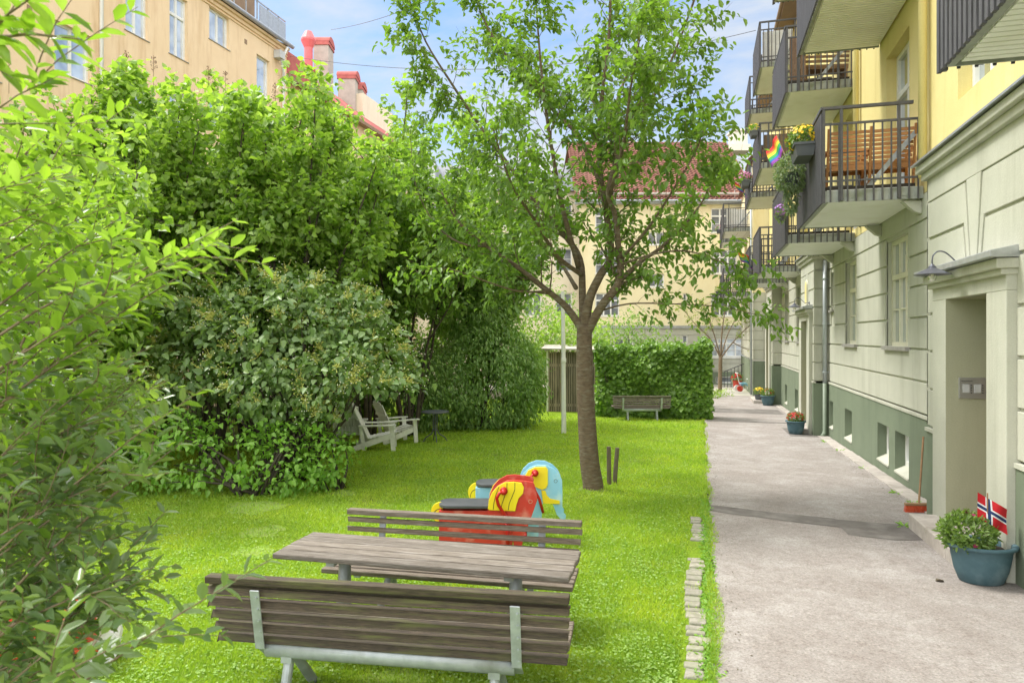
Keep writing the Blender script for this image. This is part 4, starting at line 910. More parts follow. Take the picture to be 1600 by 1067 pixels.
limbs=cher+[
 (C((913,520,0),(885,480,.0),(850,450,-.1),(805,415,-.2),(760,385,-.2),(715,345,-.3),(690,300,-.4)),.070,.010),
 (C((911,515,0),(910,460,.1),(906,405,.1),(880,365,.2),(830,305,.4),(785,245,.5),(745,190,.5),(705,130,.4),(665,65,.3),(640,0,.3)),.070,.009),
 (C((914,515,0),(920,470,-.1),(938,430,-.15),(955,400,-.1),(948,340,0),(938,270,.1),(936,205,.1),(943,130,0),(952,50,-.1),(955,-50,-.1),(960,-170,-.1)),.085,.012),
 (C((918,518,0),(940,478,-.2),(965,445,-.3),(970,405,-.3)),.078,.055),
 (C((968,410,-.3),(962,340,-.4),(950,300,-.5),(968,240,-.6),(992,195,-.8),(1022,150,-.9),(1055,80,-.9),(1088,-10,-.8),(1110,-80,-.8)),.052,.009),
 (C((966,440,-.3),(1000,410,-.2),(1035,385,.1),(1075,345,.4),(1105,300,.6),(1112,250,.7)),.044,.009),
 (C((940,290,.1),(905,215,.5),(862,170,.9),(805,105,1.2),(760,40,1.4),(730,-40,1.5)),.05,.01),
 (C((937,250,.1),(960,170,.8),(985,100,1.4),(1010,20,1.8)),.045,.01),
 (C((910,430,.1),(870,400,-.6),(840,350,-1.3),(800,290,-1.8),(770,200,-2.1)),.045,.008),
 (C((944,330,0),(960,280,-.9),(975,220,-1.5),(985,140,-1.9),(1000,60,-2.1)),.045,.008),
 (C((905,420,.1),(880,330,-.3),(865,250,-.6),(850,150,-.8),(840,40,-.8),(835,-60,-.8)),.05,.008),
 (C((900,450,.1),(875,410,1.0),(840,370,1.8),(800,340,2.3)),.04,.008),
 (C((925,490,0),(980,475,-.4),(1050,475,-.7),(1130,480,-.9),(1205,498,-1.0)),.018,.004),
 (C((955,420,-.1),(1010,400,-.8),(1070,392,-1.2),(1130,410,-1.5),(1175,425,-1.6)),.022,.004),
 (C((970,405,-.3),(1010,360,-.9),(1050,300,-1.3),(1085,240,-1.4),(1100,200,-1.4)),.03,.006),
 (C((860,455,-.1),(810,455,-.5),(760,440,-.8),(700,420,-1.0),(650,425,-1.1)),.022,.004),
 (C((760,385,-.2),(720,380,-.2),(680,350,0),(650,290,.1),(640,200,.2)),.022,.004)]
ctree=grow('cherry_tree',gat(927,D0),limbs,'slender cherry tree with forked trunk in the middle of the lawn','tree','leaf_cherry',.122,'bark',sub=(17,1.0),twigs=(8,.38),lpt=7,seed=5,droop=.55,up=.15,r_sub=.28,ratio=.50,thin=.35)
# trunk flare and lenticels
# lilacs
def lilac(px,d,top,wpx,label,seed,leafm='leaf_lilac',n_st=8,low=.35,lsize=.135,dens=1.15,name='lilac_bush',group='lilac bushes before the peach house'):
    random.seed(seed); base=gat(px,d); h=at(px,top,d).z-base.z; w=wpx*d/F
    limbs=[]
    for i in range(n_st):
        g=2*math.pi*i/n_st+random.uniform(-.4,.4); rr=w*random.uniform(.25,.62); hh=h*random.uniform(.74,.97)
        p0=base+Vector((math.cos(g)*.15,math.sin(g)*.15,-.05)); p1=base+Vector((math.cos(g)*rr*.25,math.sin(g)*rr*.25,h*.28)); p2=base+Vector((math.cos(g+.3)*rr*.55,math.sin(g+.3)*rr*.55,h*.52)); p3=base+Vector((math.cos(g+.2)*rr,math.sin(g+.2)*rr*.8,hh))
        limbs.append(([p0,p1,p2,p3],.055,.012))
        for k in range(2):
            g2=g+random.uniform(-.9,.9); q0=p1.lerp(p2,random.uniform(.2,.9)); q1=q0.lerp(p3,.4)+Vector((math.cos(g2)*.3,math.sin(g2)*.3,0)); q2=base+Vector((math.cos(g2)*rr*random.uniform(.7,1.3),math.sin(g2)*rr,h*random.uniform(.5,.95))); limbs.append(([q0,q1,q2],.028,.008))
    t=grow(name,base,limbs,label,'bush',leafm,lsize,'bark_dark',sub=(int(10*dens),.85),twigs=(6,.38),lpt=8,group=group,seed=seed,ratio=.72,start=low,up=.3,shape='heart',r_sub=.3,trunkn='stems',crown='foliage')
    return t
lilac(30,13.0,150,280,'leafy lilac bush at the far left edge of the photo',21,low=.2)
lilac(185,13.0,140,260,'lilac bush below the half hidden white window',22,low=.2)
lilac(330,13.6,112,250,'lilac bush below the tall white window with open top',23,low=.4)
lilac(450,13.6,128,250,'lilac bush below the paired window near the house corner',24,low=.25)
lilac(575,18.0,150,290,'bright lilac bush in front of the red roofed wing',25,low=.25)
lilac(110,10.2,250,210,'lower lilac bush behind the privet, further to the left',27,low=.15,dens=1.1)
lilac(640,18.6,235,300,'darker green bush where the lilac row ends, left of the cherry tree',26,leafm='leaf_mid',low=.45,dens=1.2)
lilac(750,22.5,275,250,'dense green bush above the small garden table',28,leafm='leaf_mid',low=.15,dens=1.3)
lilac(395,15.8,235,300,'shaded lilac bush filling the gap behind the dogwood',29,leafm='leaf_mid',low=.1,dens=1.4)
lilac(240,15.6,230,280,'shaded lilac bush filling the gap behind the two leftmost lilacs',30,leafm='leaf_mid',low=.1,dens=1.4)
lilac(565,19.5,290,280,'shaded bush behind the white garden chairs',31,leafm='leaf_mid',low=.05,dens=1.5)
# seed heads on the lilacs
random.seed(3)
for i,(px,py,d) in enumerate(((197,80,13.2),(240,88,13.6),(326,104,13.8),(352,112,14),(14,96,13),(430,130,13.8))):
    b=MB(); p=at(px,py,d)
    for k in range(26):
        z=random.uniform(-.16,.16); r=.03+.05*(.16-z)/.32; g=random.uniform(0,6.28); q=Vector((r*math.cos(g),r*math.sin(g),z)); b.tube([(0,0,z-.03),q],.0022,4); b.box(q.x-.005,q.x+.005,q.y-.005,q.y+.005,q.z-.006,q.z+.008)
    b.tube([(0,0,-.45),(0,0,.16)],.004,5); o=b.build('dried_seed_head',M['dead_flower']); o.location=p+Vector((0,0,-.15))
    tag(o,'brown dried lilac seed head above the lilac leaves','seed head','dried lilac seed heads')
# generic blob shrub
def blob(name,base,ells,label,cat,leafm,lsize,ncl,lpc,barkm='bark_dark',seed=1,ratio=.6,droop=.5,shape='oval',group=None,stems=14,inner=.25,rad=.12,low=None,nfrac=1):
    global rng; random.seed(seed); rng=np.random.default_rng(seed); base=Vector(base); t=empty(name,base,0,label,cat,group); lv=Leaves(); ends=[]
    E=[(Vector(c)-base,Vector(r)) for c,r in ells]; wts=np.array([r.x*r.z+r.y*r.z for c,r in E]); wts/=wts.sum()
    for i in range(ncl):
        c,r=E[rng.choice(len(E),p=wts)]; v=Vector(rng.normal(0,1,3)).normalized()
        s=1-abs(rng.normal(0,.10)) if random.random()>inner else random.uniform(.3,.9)
        p=c+Vector((v.x*r.x,v.y*r.y,v.z*r.z))*s
        if any(((p-c2).x/r2.x)**2+((p-c2).y/r2.y)**2+((p-c2).z/r2.z)**2<.55 for c2,r2 in E if c2 is not c) and random.random()<.75: continue
        if low is not None and p.z<low(p): continue
        if p.z+base.z<gz(p.y+base.y)+.03: continue
        lv.cluster(tuple(p),tuple(v),lpc,rad,lsize,droop); ends.append(p)
    b=MB()
    for i in range(stems):
        q=random.choice(ends)*.93 if ends else Vector((0,0,1)); g=random.uniform(0,6.28); p=Vector((math.cos(g)*.2,math.sin(g)*.2,-.03)); sp=spine(p,q,.16,6,-.06); b.tube(sp,[.03,.026,.02,.015,.01,.005],6)
    b.build('stems',M[barkm],t,smooth=True); lv.build('foliage',M[leafm],t,ratio,.2,.2,shape); return t,ends
# dogwood dome
db=gat(455,12.0); dc=lambda px,py,d: tuple(at(px,py,d))
dog,ends=blob('dogwood_bush',db,[(dc(450,545,12.3),(1.55,1.5,1.30)),(dc(330,570,12.0),(.95,1.0,.95)),(dc(575,585,11.7),(.72,.9,.95)),(dc(420,475,12.6),(.95,1.0,.55)),(dc(530,490,12.2),(.8,.9,.5)),(dc(620,600,11.6),(.35,.6,.55)),(dc(300,490,12.4),(.6,.7,.5)),(dc(390,600,11.2),(.8,.5,.5)),(dc(520,600,11.2),(.6,.5,.55))],'wide flowering dogwood bush with white berries beside the garden chairs','bush','leaf_dogwood',.125,1150,9,seed=41,ratio=.70,droop=.55,stems=44,inner=.15,rad=.13,shape='heart',
  low=lambda p: (lambda q: (1.42+.3*math.sin(q*5) if q<.1 else (1.62+.12*math.sin(q*9) if q>.95 else .25)))(p.x*CT+p.y*ST))
# panicles and berries
pv=[];P=[]
b=MB(); wb=MB(); random.seed(9)
for i in range(230):
    e=random.choice(ends)
    if e.z<.9: continue
    out=(e-Vector((0,0,1.2))).normalized(); c=e+out*.12+Vector((0,-.05,.03))
    if (c.y>1.2): continue
    for k in range(16):
        q=c+Vector(rng.normal(0,1,3))*.055; b.tube([c-out*.08,q],.0028,3,cap=False); b.box(q.x-.007,q.x+.007,q.y-.007,q.y+.007,q.z-.007,q.z+.007)
    for k in range(7):
        q=c+Vector(rng.normal(0,1,3))*.12; r=.011; wb.add([q+Vector(v)*r for v in ((1,0,0),(0,1,0),(-1,0,0),(0,-1,0),(0,0,1),(0,0,-1))],[(0,1,4),(1,2,4),(2,3,4),(3,0,4),(1,0,5),(2,1,5),(3,2,5),(0,3,5)])
b.build('flower_clusters',M['panicle'],dog); wb.build('berries',M['berry_white'],dog)
blob('low_shrub',gat(395,10.9),[(dc(330,705,10.9),(.95,.7,.62)),(dc(440,715,10.9),(.75,.6,.58)),(dc(250,700,10.9),(.6,.6,.6))],'light green low shrub growing under the dogwood','shrub','leaf_shrub',.10,230,9,seed=42,ratio=.62,droop=.5,stems=20,inner=.3,rad=.11,shape='heart')
blob('low_shrub',gat(520,11.4),[(dc(510,720,11.3),(.45,.5,.45)),(dc(470,745,10.9),(.3,.3,.22))],'small light shrub at the right foot of the dogwood','shrub','leaf_shrub',.09,75,8,seed=43,ratio=.62,droop=.5,stems=8,inner=.3,rad=.10,shape='heart')
blob('low_shrub',gat(120,10.6),[(dc(150,690,10.8),(1.1,.7,.7)),(dc(30,680,10.6),(1.0,.7,.8))],'leafy low shrub behind the privet at the left lawn edge','shrub','leaf_shrub',.085,330,10,seed=44,ratio=.6,droop=.5,stems=14,inner=.3,rad=.12)
blob('dark_bush',gat(750,20.6),[(dc(760,590,20.8),(1.55,1.3,1.75)),(dc(690,610,20.2),(1.0,1.0,1.2)),(dc(810,600,21.0),(.75,1.0,1.35)),(dc(745,500,21.5),(1.2,1.1,.9))],'dense dark drooping bush behind the garden table','bush','leaf_dark',.125,1700,12,seed=45,ratio=.42,droop=1.1,stems=10,inner=.15,rad=.14)
blob('dark_bush',gat(640,19.5),[(dc(645,600,19.6),(.9,.9,1.4))],'narrow dark bush filling the gap behind the chairs','bush','leaf_dark',.11,380,11,seed=46,ratio=.45,droop=1.0,stems=8,inner=.3,rad=.14)
# trees beyond the shed
def bgtree(px,d,top,wpx,hy,label,leafm,seed,ls=.16,ncl=500,name='garden_tree',lpc=10):
    base=gat(px,d); w=wpx*d/F/2; zt=at(px,top,d).z; zb=at(px,hy,d).z; c=Vector((base.x,base.y,(zt+zb)/2)); r=(zt-zb)/2
    random.seed(seed); el=[(tuple(c),(w*.7,w*.6,r*.9))]
    for k in range(5):
        g=random.uniform(0,6.28); el.append((tuple(c+Vector((math.cos(g)*w*.6,math.sin(g)*w*.5,random.uniform(-.5,.55)*r))),(w*.45,w*.4,r*.42)))
    blob(name,base,el,label,'tree',leafm,ls,ncl,lpc,seed=seed,ratio=.5,droop=.4,stems=16,inner=.35,rad=.22,group='trees beyond the shed')
bgtree(860,29,475,190,640,'pale green tree behind the left end of the shed','leaf_lilac',51,ls=.15,ncl=650)
bgtree(985,30.5,478,180,640,'grey green tree rising above the middle of the ivy hedge','leaf_mid',52,ls=.15,ncl=600)
bgtree(800,33,395,220,600,'tall mid green tree between flagpole and dark bush','leaf_mid',53,ls=.17,ncl=520)
bgtree(690,30,330,240,560,'tall tree behind the row of bushes, left of the cherry crown','leaf_mid',54,ls=.17,ncl=800)
# small pale tree at path end
def S(*p): return [at(x,y,39.5+dz) for x,y,dz in p]
grow('small_tree',gat(1125,39.5),[(S((1125,625,0),(1125,600,0),(1126,555,0)),.13,.10),(S((1126,560,0),(1110,530,.3),(1085,505,.5),(1065,480,.6)),.05,.012),(S((1126,560,0),(1128,520,0),(1132,490,0),(1135,465,0)),.06,.012),(S((1126,560,0),(1145,535,-.3),(1170,510,-.5),(1195,495,-.6)),.05,.012),(S((1126,558,0),(1138,520,.6),(1155,490,.9),(1170,470,1)),.045,.01),(S((1126,560,0),(1115,520,-.6),(1105,495,-.9),(1098,475,-1)),.045,.01),(S((1145,535,-.3),(1165,545,-.3),(1185,550,-.2)),.03,.008)],'small pale leaved tree at the far end of the path','tree','leaf_pale',.15,'bark_pale',sub=(7,.8),twigs=(4,.4),lpt=5,seed=61,ratio=.5,start=.3)
blob('low_shrub',gat(1105,34.5),[(tuple(gat(1100,35.0)+Vector((0,0,.15))),(.9,.9,.5)),(tuple(gat(1125,36.5)+Vector((0,0,.0))),(.8,.9,.35))],'yellow green ground shrub at the end of the path beside the ivy hedge','shrub','leaf_lilac',.11,150,8,seed=47,stems=5,rad=.12)

# ------------------------------------------------------------------ privet in the foreground
def privet(name,label,lim,n,seed,dlo,dhi,ylo,yhi,root,ex=()):
    global rng; random.seed(seed); rng=np.random.default_rng(seed)
    base=Vector(root); t=empty(name,base,0,label,'hedge','privet bushes in the foreground')
    tr=MB(); la=Leaves(); lb=Leaves(); ys=[a for a,_ in lim]; xs_=[b for _,b in lim]
    for i in range(n+len(ex)):
        ty=random.uniform(ylo,yhi); mx=np.interp(ty,ys,xs_); tx=mx*(1-abs(random.gauss(0,.33)))-random.uniform(0,30); d=random.uniform(dlo,dhi)
        tip=at(tx,ty,d); st=at(-120-random.uniform(0,120),ty+random.uniform(160,420),d+random.uniform(-.1,.25))
        if i>=n: (sx_,sy_),(tx,ty),d=ex[i-n]; st=at(sx_,sy_,d+.15); tip=at(tx,ty,d)
        mid=None; mid=st.lerp(tip,.5)+Vector((0,0,random.uniform(.0,.06)))
        pts=[st,st.lerp(mid,.5),mid,mid.lerp(tip,.5)+Vector((0,0,.008)),tip]; pts=[p-base for p in pts]
        rr=random.uniform(.002,.0042); tr.tube(pts,[rr*1.3,rr,rr*.8,rr*.55,rr*.25],6,cap=False)
        tw=[(pts,1.0,30)]
        for k in range(random.randint(2,4)):
            tt=random.uniform(.3,.9); p,tg=on_line(pts,tt); ax=Vector(rng.normal(0,1,3)); ax-=ax.project(tg); ax.normalize(); q=p+(tg*.8+ax*.6).normalized()*random.uniform(.12,.26); sp=spine(p,q,.08,4); tr.tube(sp,[.0016,.0013,.001,.0006],4,cap=False); tw.append((sp,0,int(9)))
        for sp,m_,nl in tw:
            tot=sum((sp[j+1]-sp[j]).length for j in range(len(sp)-1)); cnt=int(tot/.027); k0=int(cnt*(.38 if m_ else .1))
            for j in range(k0,cnt):
                tt=(j+.5)/cnt; p,tg=on_line(sp,min(tt,.999)); s_=tg.cross(Vector((0,0,1))).normalized(); u_=s_.cross(tg)
                if j%2: s_=(s_*.6+u_*.8).normalized()
                for sg in (1,-1):
                    if random.random()<.12: continue
                    dd=(tg*random.uniform(.5,.9)+s_*sg*.8+Vector(rng.normal(0,.16,3))).normalized(); nn=Vector((0,0,1))+Vector(rng.normal(0,.35,3))-s_*sg*.2
                    ln=random.uniform(.040,.064)*(1-.45*max(0,(tt-.75)/.25)); L_=la if (ty-200<random.gauss(330,150)) else lb
                    L_.add(np.array([tuple(p)]),np.array([tuple(dd)]),np.array([tuple(nn)]),np.array([ln]))
    tr.build('branches',M['bark_pale'],t,smooth=True)
    for L_,mm in ((la,'leaf_privet_a'),(lb,'leaf_privet_b')):
        if L_.P: L_.build('foliage',M[mm],t,.38,.18,.12)
    return t
privet('privet_bush','bright privet branches reaching in from the left, upper and nearest',[(-60,10),(0,10),(60,40),(120,130),(160,60),(230,90),(290,150),(340,270),(420,280),(500,270),(600,270)],50,71,1.5,2.8,210,600,(-2.3,1.2,-.05),[((-160,110),(128,62),1.05),((-120,170),(66,-14),1.0),((-150,700),(372,342),1.5),((-100,640),(345,375),1.45),((-100,720),(320,408),1.6),((-140,260),(90,120),1.2),((-100,420),(165,205),1.7)])
privet('privet_bush','grey green privet branches in the lower left foreground',[(500,260),(620,280),(700,240),(800,240),(880,260),(960,210),(1067,185),(1200,170)],66,72,1.5,2.7,560,1130,(-2.2,1.0,-.05),[((-100,1250),(425,872),1.3),((-60,1200),(255,985),1.2),((-100,950),(322,604),1.5),((-100,1050),(285,690),1.6),((-50,1150),(262,795),1.7)])
# lower trunks so that the bush stands on the ground from any side
t=empty('privet_bush',(-3.1,1.7,gz(1.7)),0,'woody privet stems at the left edge of the lawn','hedge','privet bushes in the foreground'); b=MB(); random.seed(5)
for i in range(16): b.tube(spine((random.uniform(-.3,.3),random.uniform(-.3,.3),0),(random.uniform(-.2,.9),random.uniform(-.5,.6),random.uniform(.8,2.4)),.08,5),[.014,.012,.01,.007,.004],6)
b.build('stems',M['bark_pale'],t)
# clothes post and red toy
t=empty('clothes_post',gat(58,7.3),R(15),'grey metal clothes post with cross arm behind the privet','post')
b=MB(); b.tube([(0,0,0),(0,0,2.62)],.03,10); b.build('pole',M['galv'],t); b=MB(); b.tube([(-.9,0,2.49),(.04,0,2.49)],.035,10); b.build('arm',M['bark_dark'],t)
t=empty('toy_wheelbarrow',gat(78,4.9),R(40),'red plastic toy wheelbarrow lying behind the privet leaves','toy')
b=MB(); b.add([(-.2,-.14,.12),(.2,-.14,.12),(.2,.14,.12),(-.2,.14,.12),(-.28,-.2,.32),(.3,-.2,.30),(.3,.2,.30),(-.28,.2,.32)],[(0,1,2,3),(0,1,5,4),(1,2,6,5),(2,3,7,6),(3,0,4,7)]); b.build('tray',M['red_paint'],t)
b=MB(); b.tube([(.25,-.12,.1),(.25,.12,.1)],.1,16); b.build('wheel',M['flag_white'],t)
for y in (-.18,.18): b=MB(); b.tube([(.25,y*.7,.1),(-.1,y,.15),(-.55,y,.33)],.014,8); b.tube([(-.18,y,.17),(-.2,y,0)],.012,6); b.build('handle',M['broom_red'],t)
t.scale=(1.25,1.25,1.25)
# bamboo fence behind the dogwood
t=empty('reed_fence',(0,0,0),0,'brown reed fence in the shade behind the dogwood','fence')
b=MB(); A=gat(150,15.6); B=gat(548,17.0); n=170
for i in range(n):
    p=A.lerp(B,i/n); b.tube([(p.x,p.y,gz(p.y)),(p.x+random.uniform(-.01,.01),p.y,gz(p.y)+1.7+random.uniform(-.05,.05))],.014,5)
b.build('reeds',M['wood_stake'],t)
b=MB(); b.bar(A+Vector((0,.03,.5)),B+Vector((0,.03,.5)),.03,.06); b.bar(A+Vector((0,.03,1.4)),B+Vector((0,.03,1.4)),.03,.06); b.build('rail',M['dark_wood'],t)

# ------------------------------------------------------------------ left house
LB=empty('peach_house',(0,0,0),0,'peach plastered four storey house behind the lilacs','building')
fl=lambda a,d,z:(-19-d,a,z)
W=[]; 
cols_=[(12.6,15.3,10.83-1.5,10.83,2,0),(17.03,18.35,10.3,11.85,2,0),(19.76,20.78,12.68,14.6,2,0),(21.82,22.76,12.68,15.0,2,1),(23.99,25.22,14.1,15.4,2,0),(27.09,28.05,12.9,14.7,1,0),
 (19.76,20.78,9.2,11.1,2,0),(21.82,22.76,9.2,11.5,2,1),(23.99,25.22,10.6,11.9,2,0),(27.09,28.05,9.5,11.2,1,0),(17.03,18.35,6.8,8.35,2,0),(19.76,20.78,5.7,7.6,2,0),(21.82,22.76,5.7,8.0,2,1),(23.99,25.22,7.1,8.4,2,0),(12.6,14,5.8,7.3,2,0)]
mb=MB(); wallgrid(mb,fl,-6,29.4,-1.2,15.75,[c[:4] for c in cols_],0,.18); mb.box(-31,-19.3,-6,29.4,-1.2,15.7); mb.build('wall',M['plaster_peach'],LB)
mb=MB(); mb.quad((-19.0,29.4,-1.2),(-19.31,29.4,-1.2),(-19.31,29.4,15.75),(-19.0,29.4,15.75)); mb.build('corner_wall',M['plaster_peach'],LB)
for c in cols_:
    a0,a1,z0,z1,n,tr=c; window(LB,fl,a0,a1,z0,z1,.12,n,(z1-.75) if tr else None,0,'white_paint','glass_bright',(.03,.03,'sill'),.085,.05)
mb=MB(); mb.box(-6,29.42,-.07,.02,15.55,15.70,f=fl); mb.box(-6,29.42,-.18,.02,15.70,15.82,f=fl); mb.box(-6,29.42,-.05,.02,15.42,15.48,f=fl); mb.build('cornice',M['plaster_peach'],LB,bevel=.02)
mb=MB(); mb.tube([(-18.72,-6,15.9),(-18.72,29.5,15.9)],.10,10); mb.build('gutter',M['metal_cap'],LB,smooth=True)
mb=MB(); mb.quad((-18.8,-6,15.95),(-18.8,29.4,15.95),(-25,29.4,19.2),(-25,-6,19.2)); mb.quad((-25,-6,19.2),(-25,29.4,19.2),(-31,29.4,15.9),(-31,-6,15.9)); mb.quad((-18.8,29.39,15.9),(-31,29.39,15.9),(-25,29.39,19.2)); mb.build('roof',M['roof_grey'],LB)
for Y in (18.67,29.0):
    mb=MB(); mb.tube([(-18.9,Y,-1),(-18.9,Y,15.3),(-18.75,Y+.1,15.75)],.06,10); mb.build('drainpipe',M['white_paint'],LB,smooth=True)
mb=MB(); mb.box(28.35,28.75,-.35,-.02,15.0,15.35,f=fl); mb.tube([(-18.75,28.6,15.0),(-18.8,28.95,14.1)],.05,8); mb.build('rain_hopper',M['plastic_grey'],LB)
for a,z in ((16.19,11.78),(26.3,14.9)): mb=MB(); mb.box(a-.07,a+.1,-.012,.02,z-.1,z+.1,f=fl); mb.build('vent',M['brown_trim'],LB)
mb=MB()
for i in range(9):
    Y=23+.8*i
    if Y<29.2: mb.box(-18.95,-18.90,Y,Y+.04,15.95,17.0)
mb.box(-18.95,-18.9,23,29.2,16.97,17.02); mb.box(-18.94,-18.91,27.2,29.2,16.0,16.9); ro=mb.build('roof_terrace_railing',M['metal_cap'],LB)
mb=MB(); mb.box(-22.5,-19.6,22,27.8,16.2,17.7); mb.prism([(-22.6,17.7),(-19.4,17.7),(-20,18.1),(-22,18.1)],22,27.8); mb.build('dormer',M['brown_trim'],LB)
# second wing with red roof
L2=empty('red_roof_house',(0,0,0),0,'cream house wing with red metal roof and tall chimneys beyond the peach house','building')
mb=MB(); mb.box(-31,-19.4,29.5,46,-1.3,14.6); mb.build('wall',M['plaster_peach'],L2)
mb=MB(); mb.quad((-19.1,29.6,14.7),(-19.1,46,14.7),(-22.3,46,17.4),(-22.3,29.6,17.4)); mb.quad((-22.3,29.6,17.4),(-22.3,46,17.4),(-31,46,17.6),(-31,29.6,17.6)); mb.build('roof',M['roof_redmetal'],L2)
mb=MB(); mb.box(-19.35,-19.0,29.6,46,14.55,14.75); mb.build('eaves',M['brown_trim'],L2)
mb=MB(); mb.box(-19.25,-19.2,29.6,32.5,14.9,15.9); mb.build('balcony_rail',M['roof_redmetal'],L2)
def chim(px0,px1,ty,by,d,label=None,cap='roof_redmetal'):
    a=at(px0,ty,d);c=at(px1,by,d); mb=MB(); w=(px1-px0)*d/F; b0=a; ux=Vector((CT,ST,0)); uy=Vector((-ST,CT,0))
    P=[Vector((a.x,a.y,0)),Vector((a.x,a.y,0))+ux*w,Vector((a.x,a.y,0))+ux*w+uy*1.2,Vector((a.x,a.y,0))+uy*1.2]
    zb=c.z-1.6; zt=a.z; mb.add([(p.x,p.y,zb) for p in P]+[(p.x,p.y,zt) for p in P],[(0,1,5,4),(1,2,6,5),(2,3,7,6),(3,0,4,7),(4,5,6,7)]); o=mb.build('chimney',M['chimney_grey'],L2)
    cp=MB(); n=8; vs=[]
    for k in range(n+1):
        g=math.pi*k/n; 
        for e in (-.08,w+.08):
            q=P[0]+ux*e+uy*(.6-.68*math.cos(g)); vs.append((q.x,q.y,zt+.12+.42*math.sin(g)))
    cp.add(vs,[(2*k,2*k+1,2*k+3,2*k+2) for k in range(n)]+[tuple(range(0,2*n+2,2)),tuple(range(1,2*n+2,2))]); 
    cp.add([tuple(Vector((p.x,p.y,zz))+((p-(P[0]+P[2])/2).normalized()*.08)) for zz in (zt-.1,zt+.12) for p in P],[(0,1,5,4),(1,2,6,5),(2,3,7,6),(3,0,4,7)]); cp.build('chimney_cap',M[cap],o); return o
chim(490,513,68,140,41.9); chim(528,555,121,165,45.1); chim(558,566,138,165,46)
fp=at(482,115,40.5); mb=MB(); zt=at(482,50,40.5).z-fp.z; mb.lathe([(.24,-1.5),(.24,zt-.95),(.42,zt-.55),(.42,zt-.45),(.2,zt),(.0,zt)],14,(fp.x,fp.y,fp.z)); mb.build('flue',M['flue_pink'],L2,smooth=False)
mb=MB(); q=at(558,170,46); mb.box(q.x,q.x+.7,q.y-.5,q.y+4,-1,at(558,151,46).z); mb.build('gable_wall',M['plaster_cream'],L2)

# ------------------------------------------------------------------ far houses
def ffar(d0): return lambda a,dep,z: tuple(Vector((a*CT-(d0+dep)*ST,a*ST+(d0+dep)*CT,z)))
FB=empty('yellow_house',(0,0,0),0,'pale yellow house with red tiled roof closing the far end of the yard','building')
d0=48.5; ff=ffar(d0); s=d0/F; ax=lambda px:(px-800)*s; az=lambda py:H+(526-py)*s
a0,a1=ax(905),ax(1176)
def rowz(a,b,t,bm): return (ax(a),ax(b),az(bm),az(t))
big=[rowz(1111,1152,325,364),rowz(1111,1152,390,428),rowz(1111,1152,458,494),rowz(930,968,325,364),rowz(930,968,390,428),rowz(930,968,458,494),rowz(1158,1174,325,364)]
med=[rowz(1012,1038,428,449),rowz(1012,1038,362,383)]
sm=[rowz(1067,1074,458,470)]
up_=MB(); wallgrid(up_,ff,a0,a1,az(512),az(318),big+med+sm,0,.16); up_.build('upper_wall',M['plaster_pale'],FB)
gbig=[rowz(1106,1166,528,558)]; gsm=[rowz(1066,1075,523,537),rowz(1092,1102,526,548),rowz(960,990,528,556)]
lo_=MB(); wallgrid(lo_,ff,a0,a1,az(581),az(512)-.02,gbig+gsm,.03,.16)
zz=az(512)-.02
while zz>az(581)+.2:
    for p,q in ((a0,gbig[0][0]),(gbig[0][1],a1)) if az(558)-.1<zz-.2<az(528)+.2 else ((a0,a1),):
        for u0,u1 in ((p,q),):
            cuts=[(g[0],g[1]) for g in gsm if u0<g[0]<u1 and g[2]<zz-.1 and g[3]>zz-.4]; x=u0
            for c0,c1 in sorted(cuts)+[(u1,u1)]:
                if c0-x>.05: lo_.box(x,c0,0,.04,zz-.46,zz-.03,f=ff)
                x=c1
    zz-=.49
lo_.build('lower_wall',M['plaster_green'],FB)
cel=[rowz(1126,1146,588,599),rowz(1118,1124,588,599)]
pp=MB(); wallgrid(pp,ff,a0,a1,-2.2,az(581),cel,-.02,.16); pp.build('plinth',M['plaster_dark'],FB)
for o in big: window(FB,ff,*o,.1,3 if o[1]-o[0]>1.2 else 1,o[2]+(o[3]-o[2])*.68,1,'white_paint','glass_far',(.04,.05,'white_paint'),.09)
for o in med+gsm[2:]: window(FB,ff,*o,.1,2,None,0,'white_paint','glass_far',(.04,.05,'white_paint'),.1)
for o in sm+gsm[:2]: window(FB,ff,*o,.1,1,None,0,'white_paint','glass_far',None,.09)
for o in gbig: window(FB,ff,*o,.1,4,o[2]+(o[3]-o[2])*.7,1,'white_paint','glass_bright',(.05,.08,'white_paint'),.1)
for o in cel: window(FB,ff,*o,.1,1,None,0,'white_paint','glass_far',None,.1)
mb=MB(); mb.box(a0,a1,-.12,.04,az(512)-.05,az(510)+.05,f=ff); mb.build('string_course',M['metal_cap'],FB)
mb=MB(); mb.box(a0-.3,a1+.3,-.45,.05,az(320),az(318)+.12,f=ff); mb.tube([ff(a0-.3,-.55,az(316)),ff(a1+.3,-.55,az(316))],.09,8); mb.build('gutter',M['pipe_grey'],FB)
rf=MB(); z0=az(317)+.1; dz=.13
rows=30; T0=-.6;T1=7.0; zt=H+(526-222)*(d0+T1)/F; ncol=int((a1-a0+.6)/.3)
for r_ in range(rows):
    t0=T0+(T1-T0)*r_/rows; t1=T0+(T1-T0)*(r_+1)/rows; za=z0+(zt-z0)*r_/rows; zb_=z0+(zt-z0)*(r_+1)/rows
    vs=[];fs=[]
    K=ncol*4
    for k in range(K+1):
        a=a0-.3+(a1-a0+.6)*k/K; w=.035*math.sin(2*math.pi*k/4); vs+= [ff(a,t0,za+.05+w),ff(a,t1,zb_+.0+w)]
    fs=[(2*k,2*k+2,2*k+3,2*k+1) for k in range(K)]; rf.add(vs,fs)
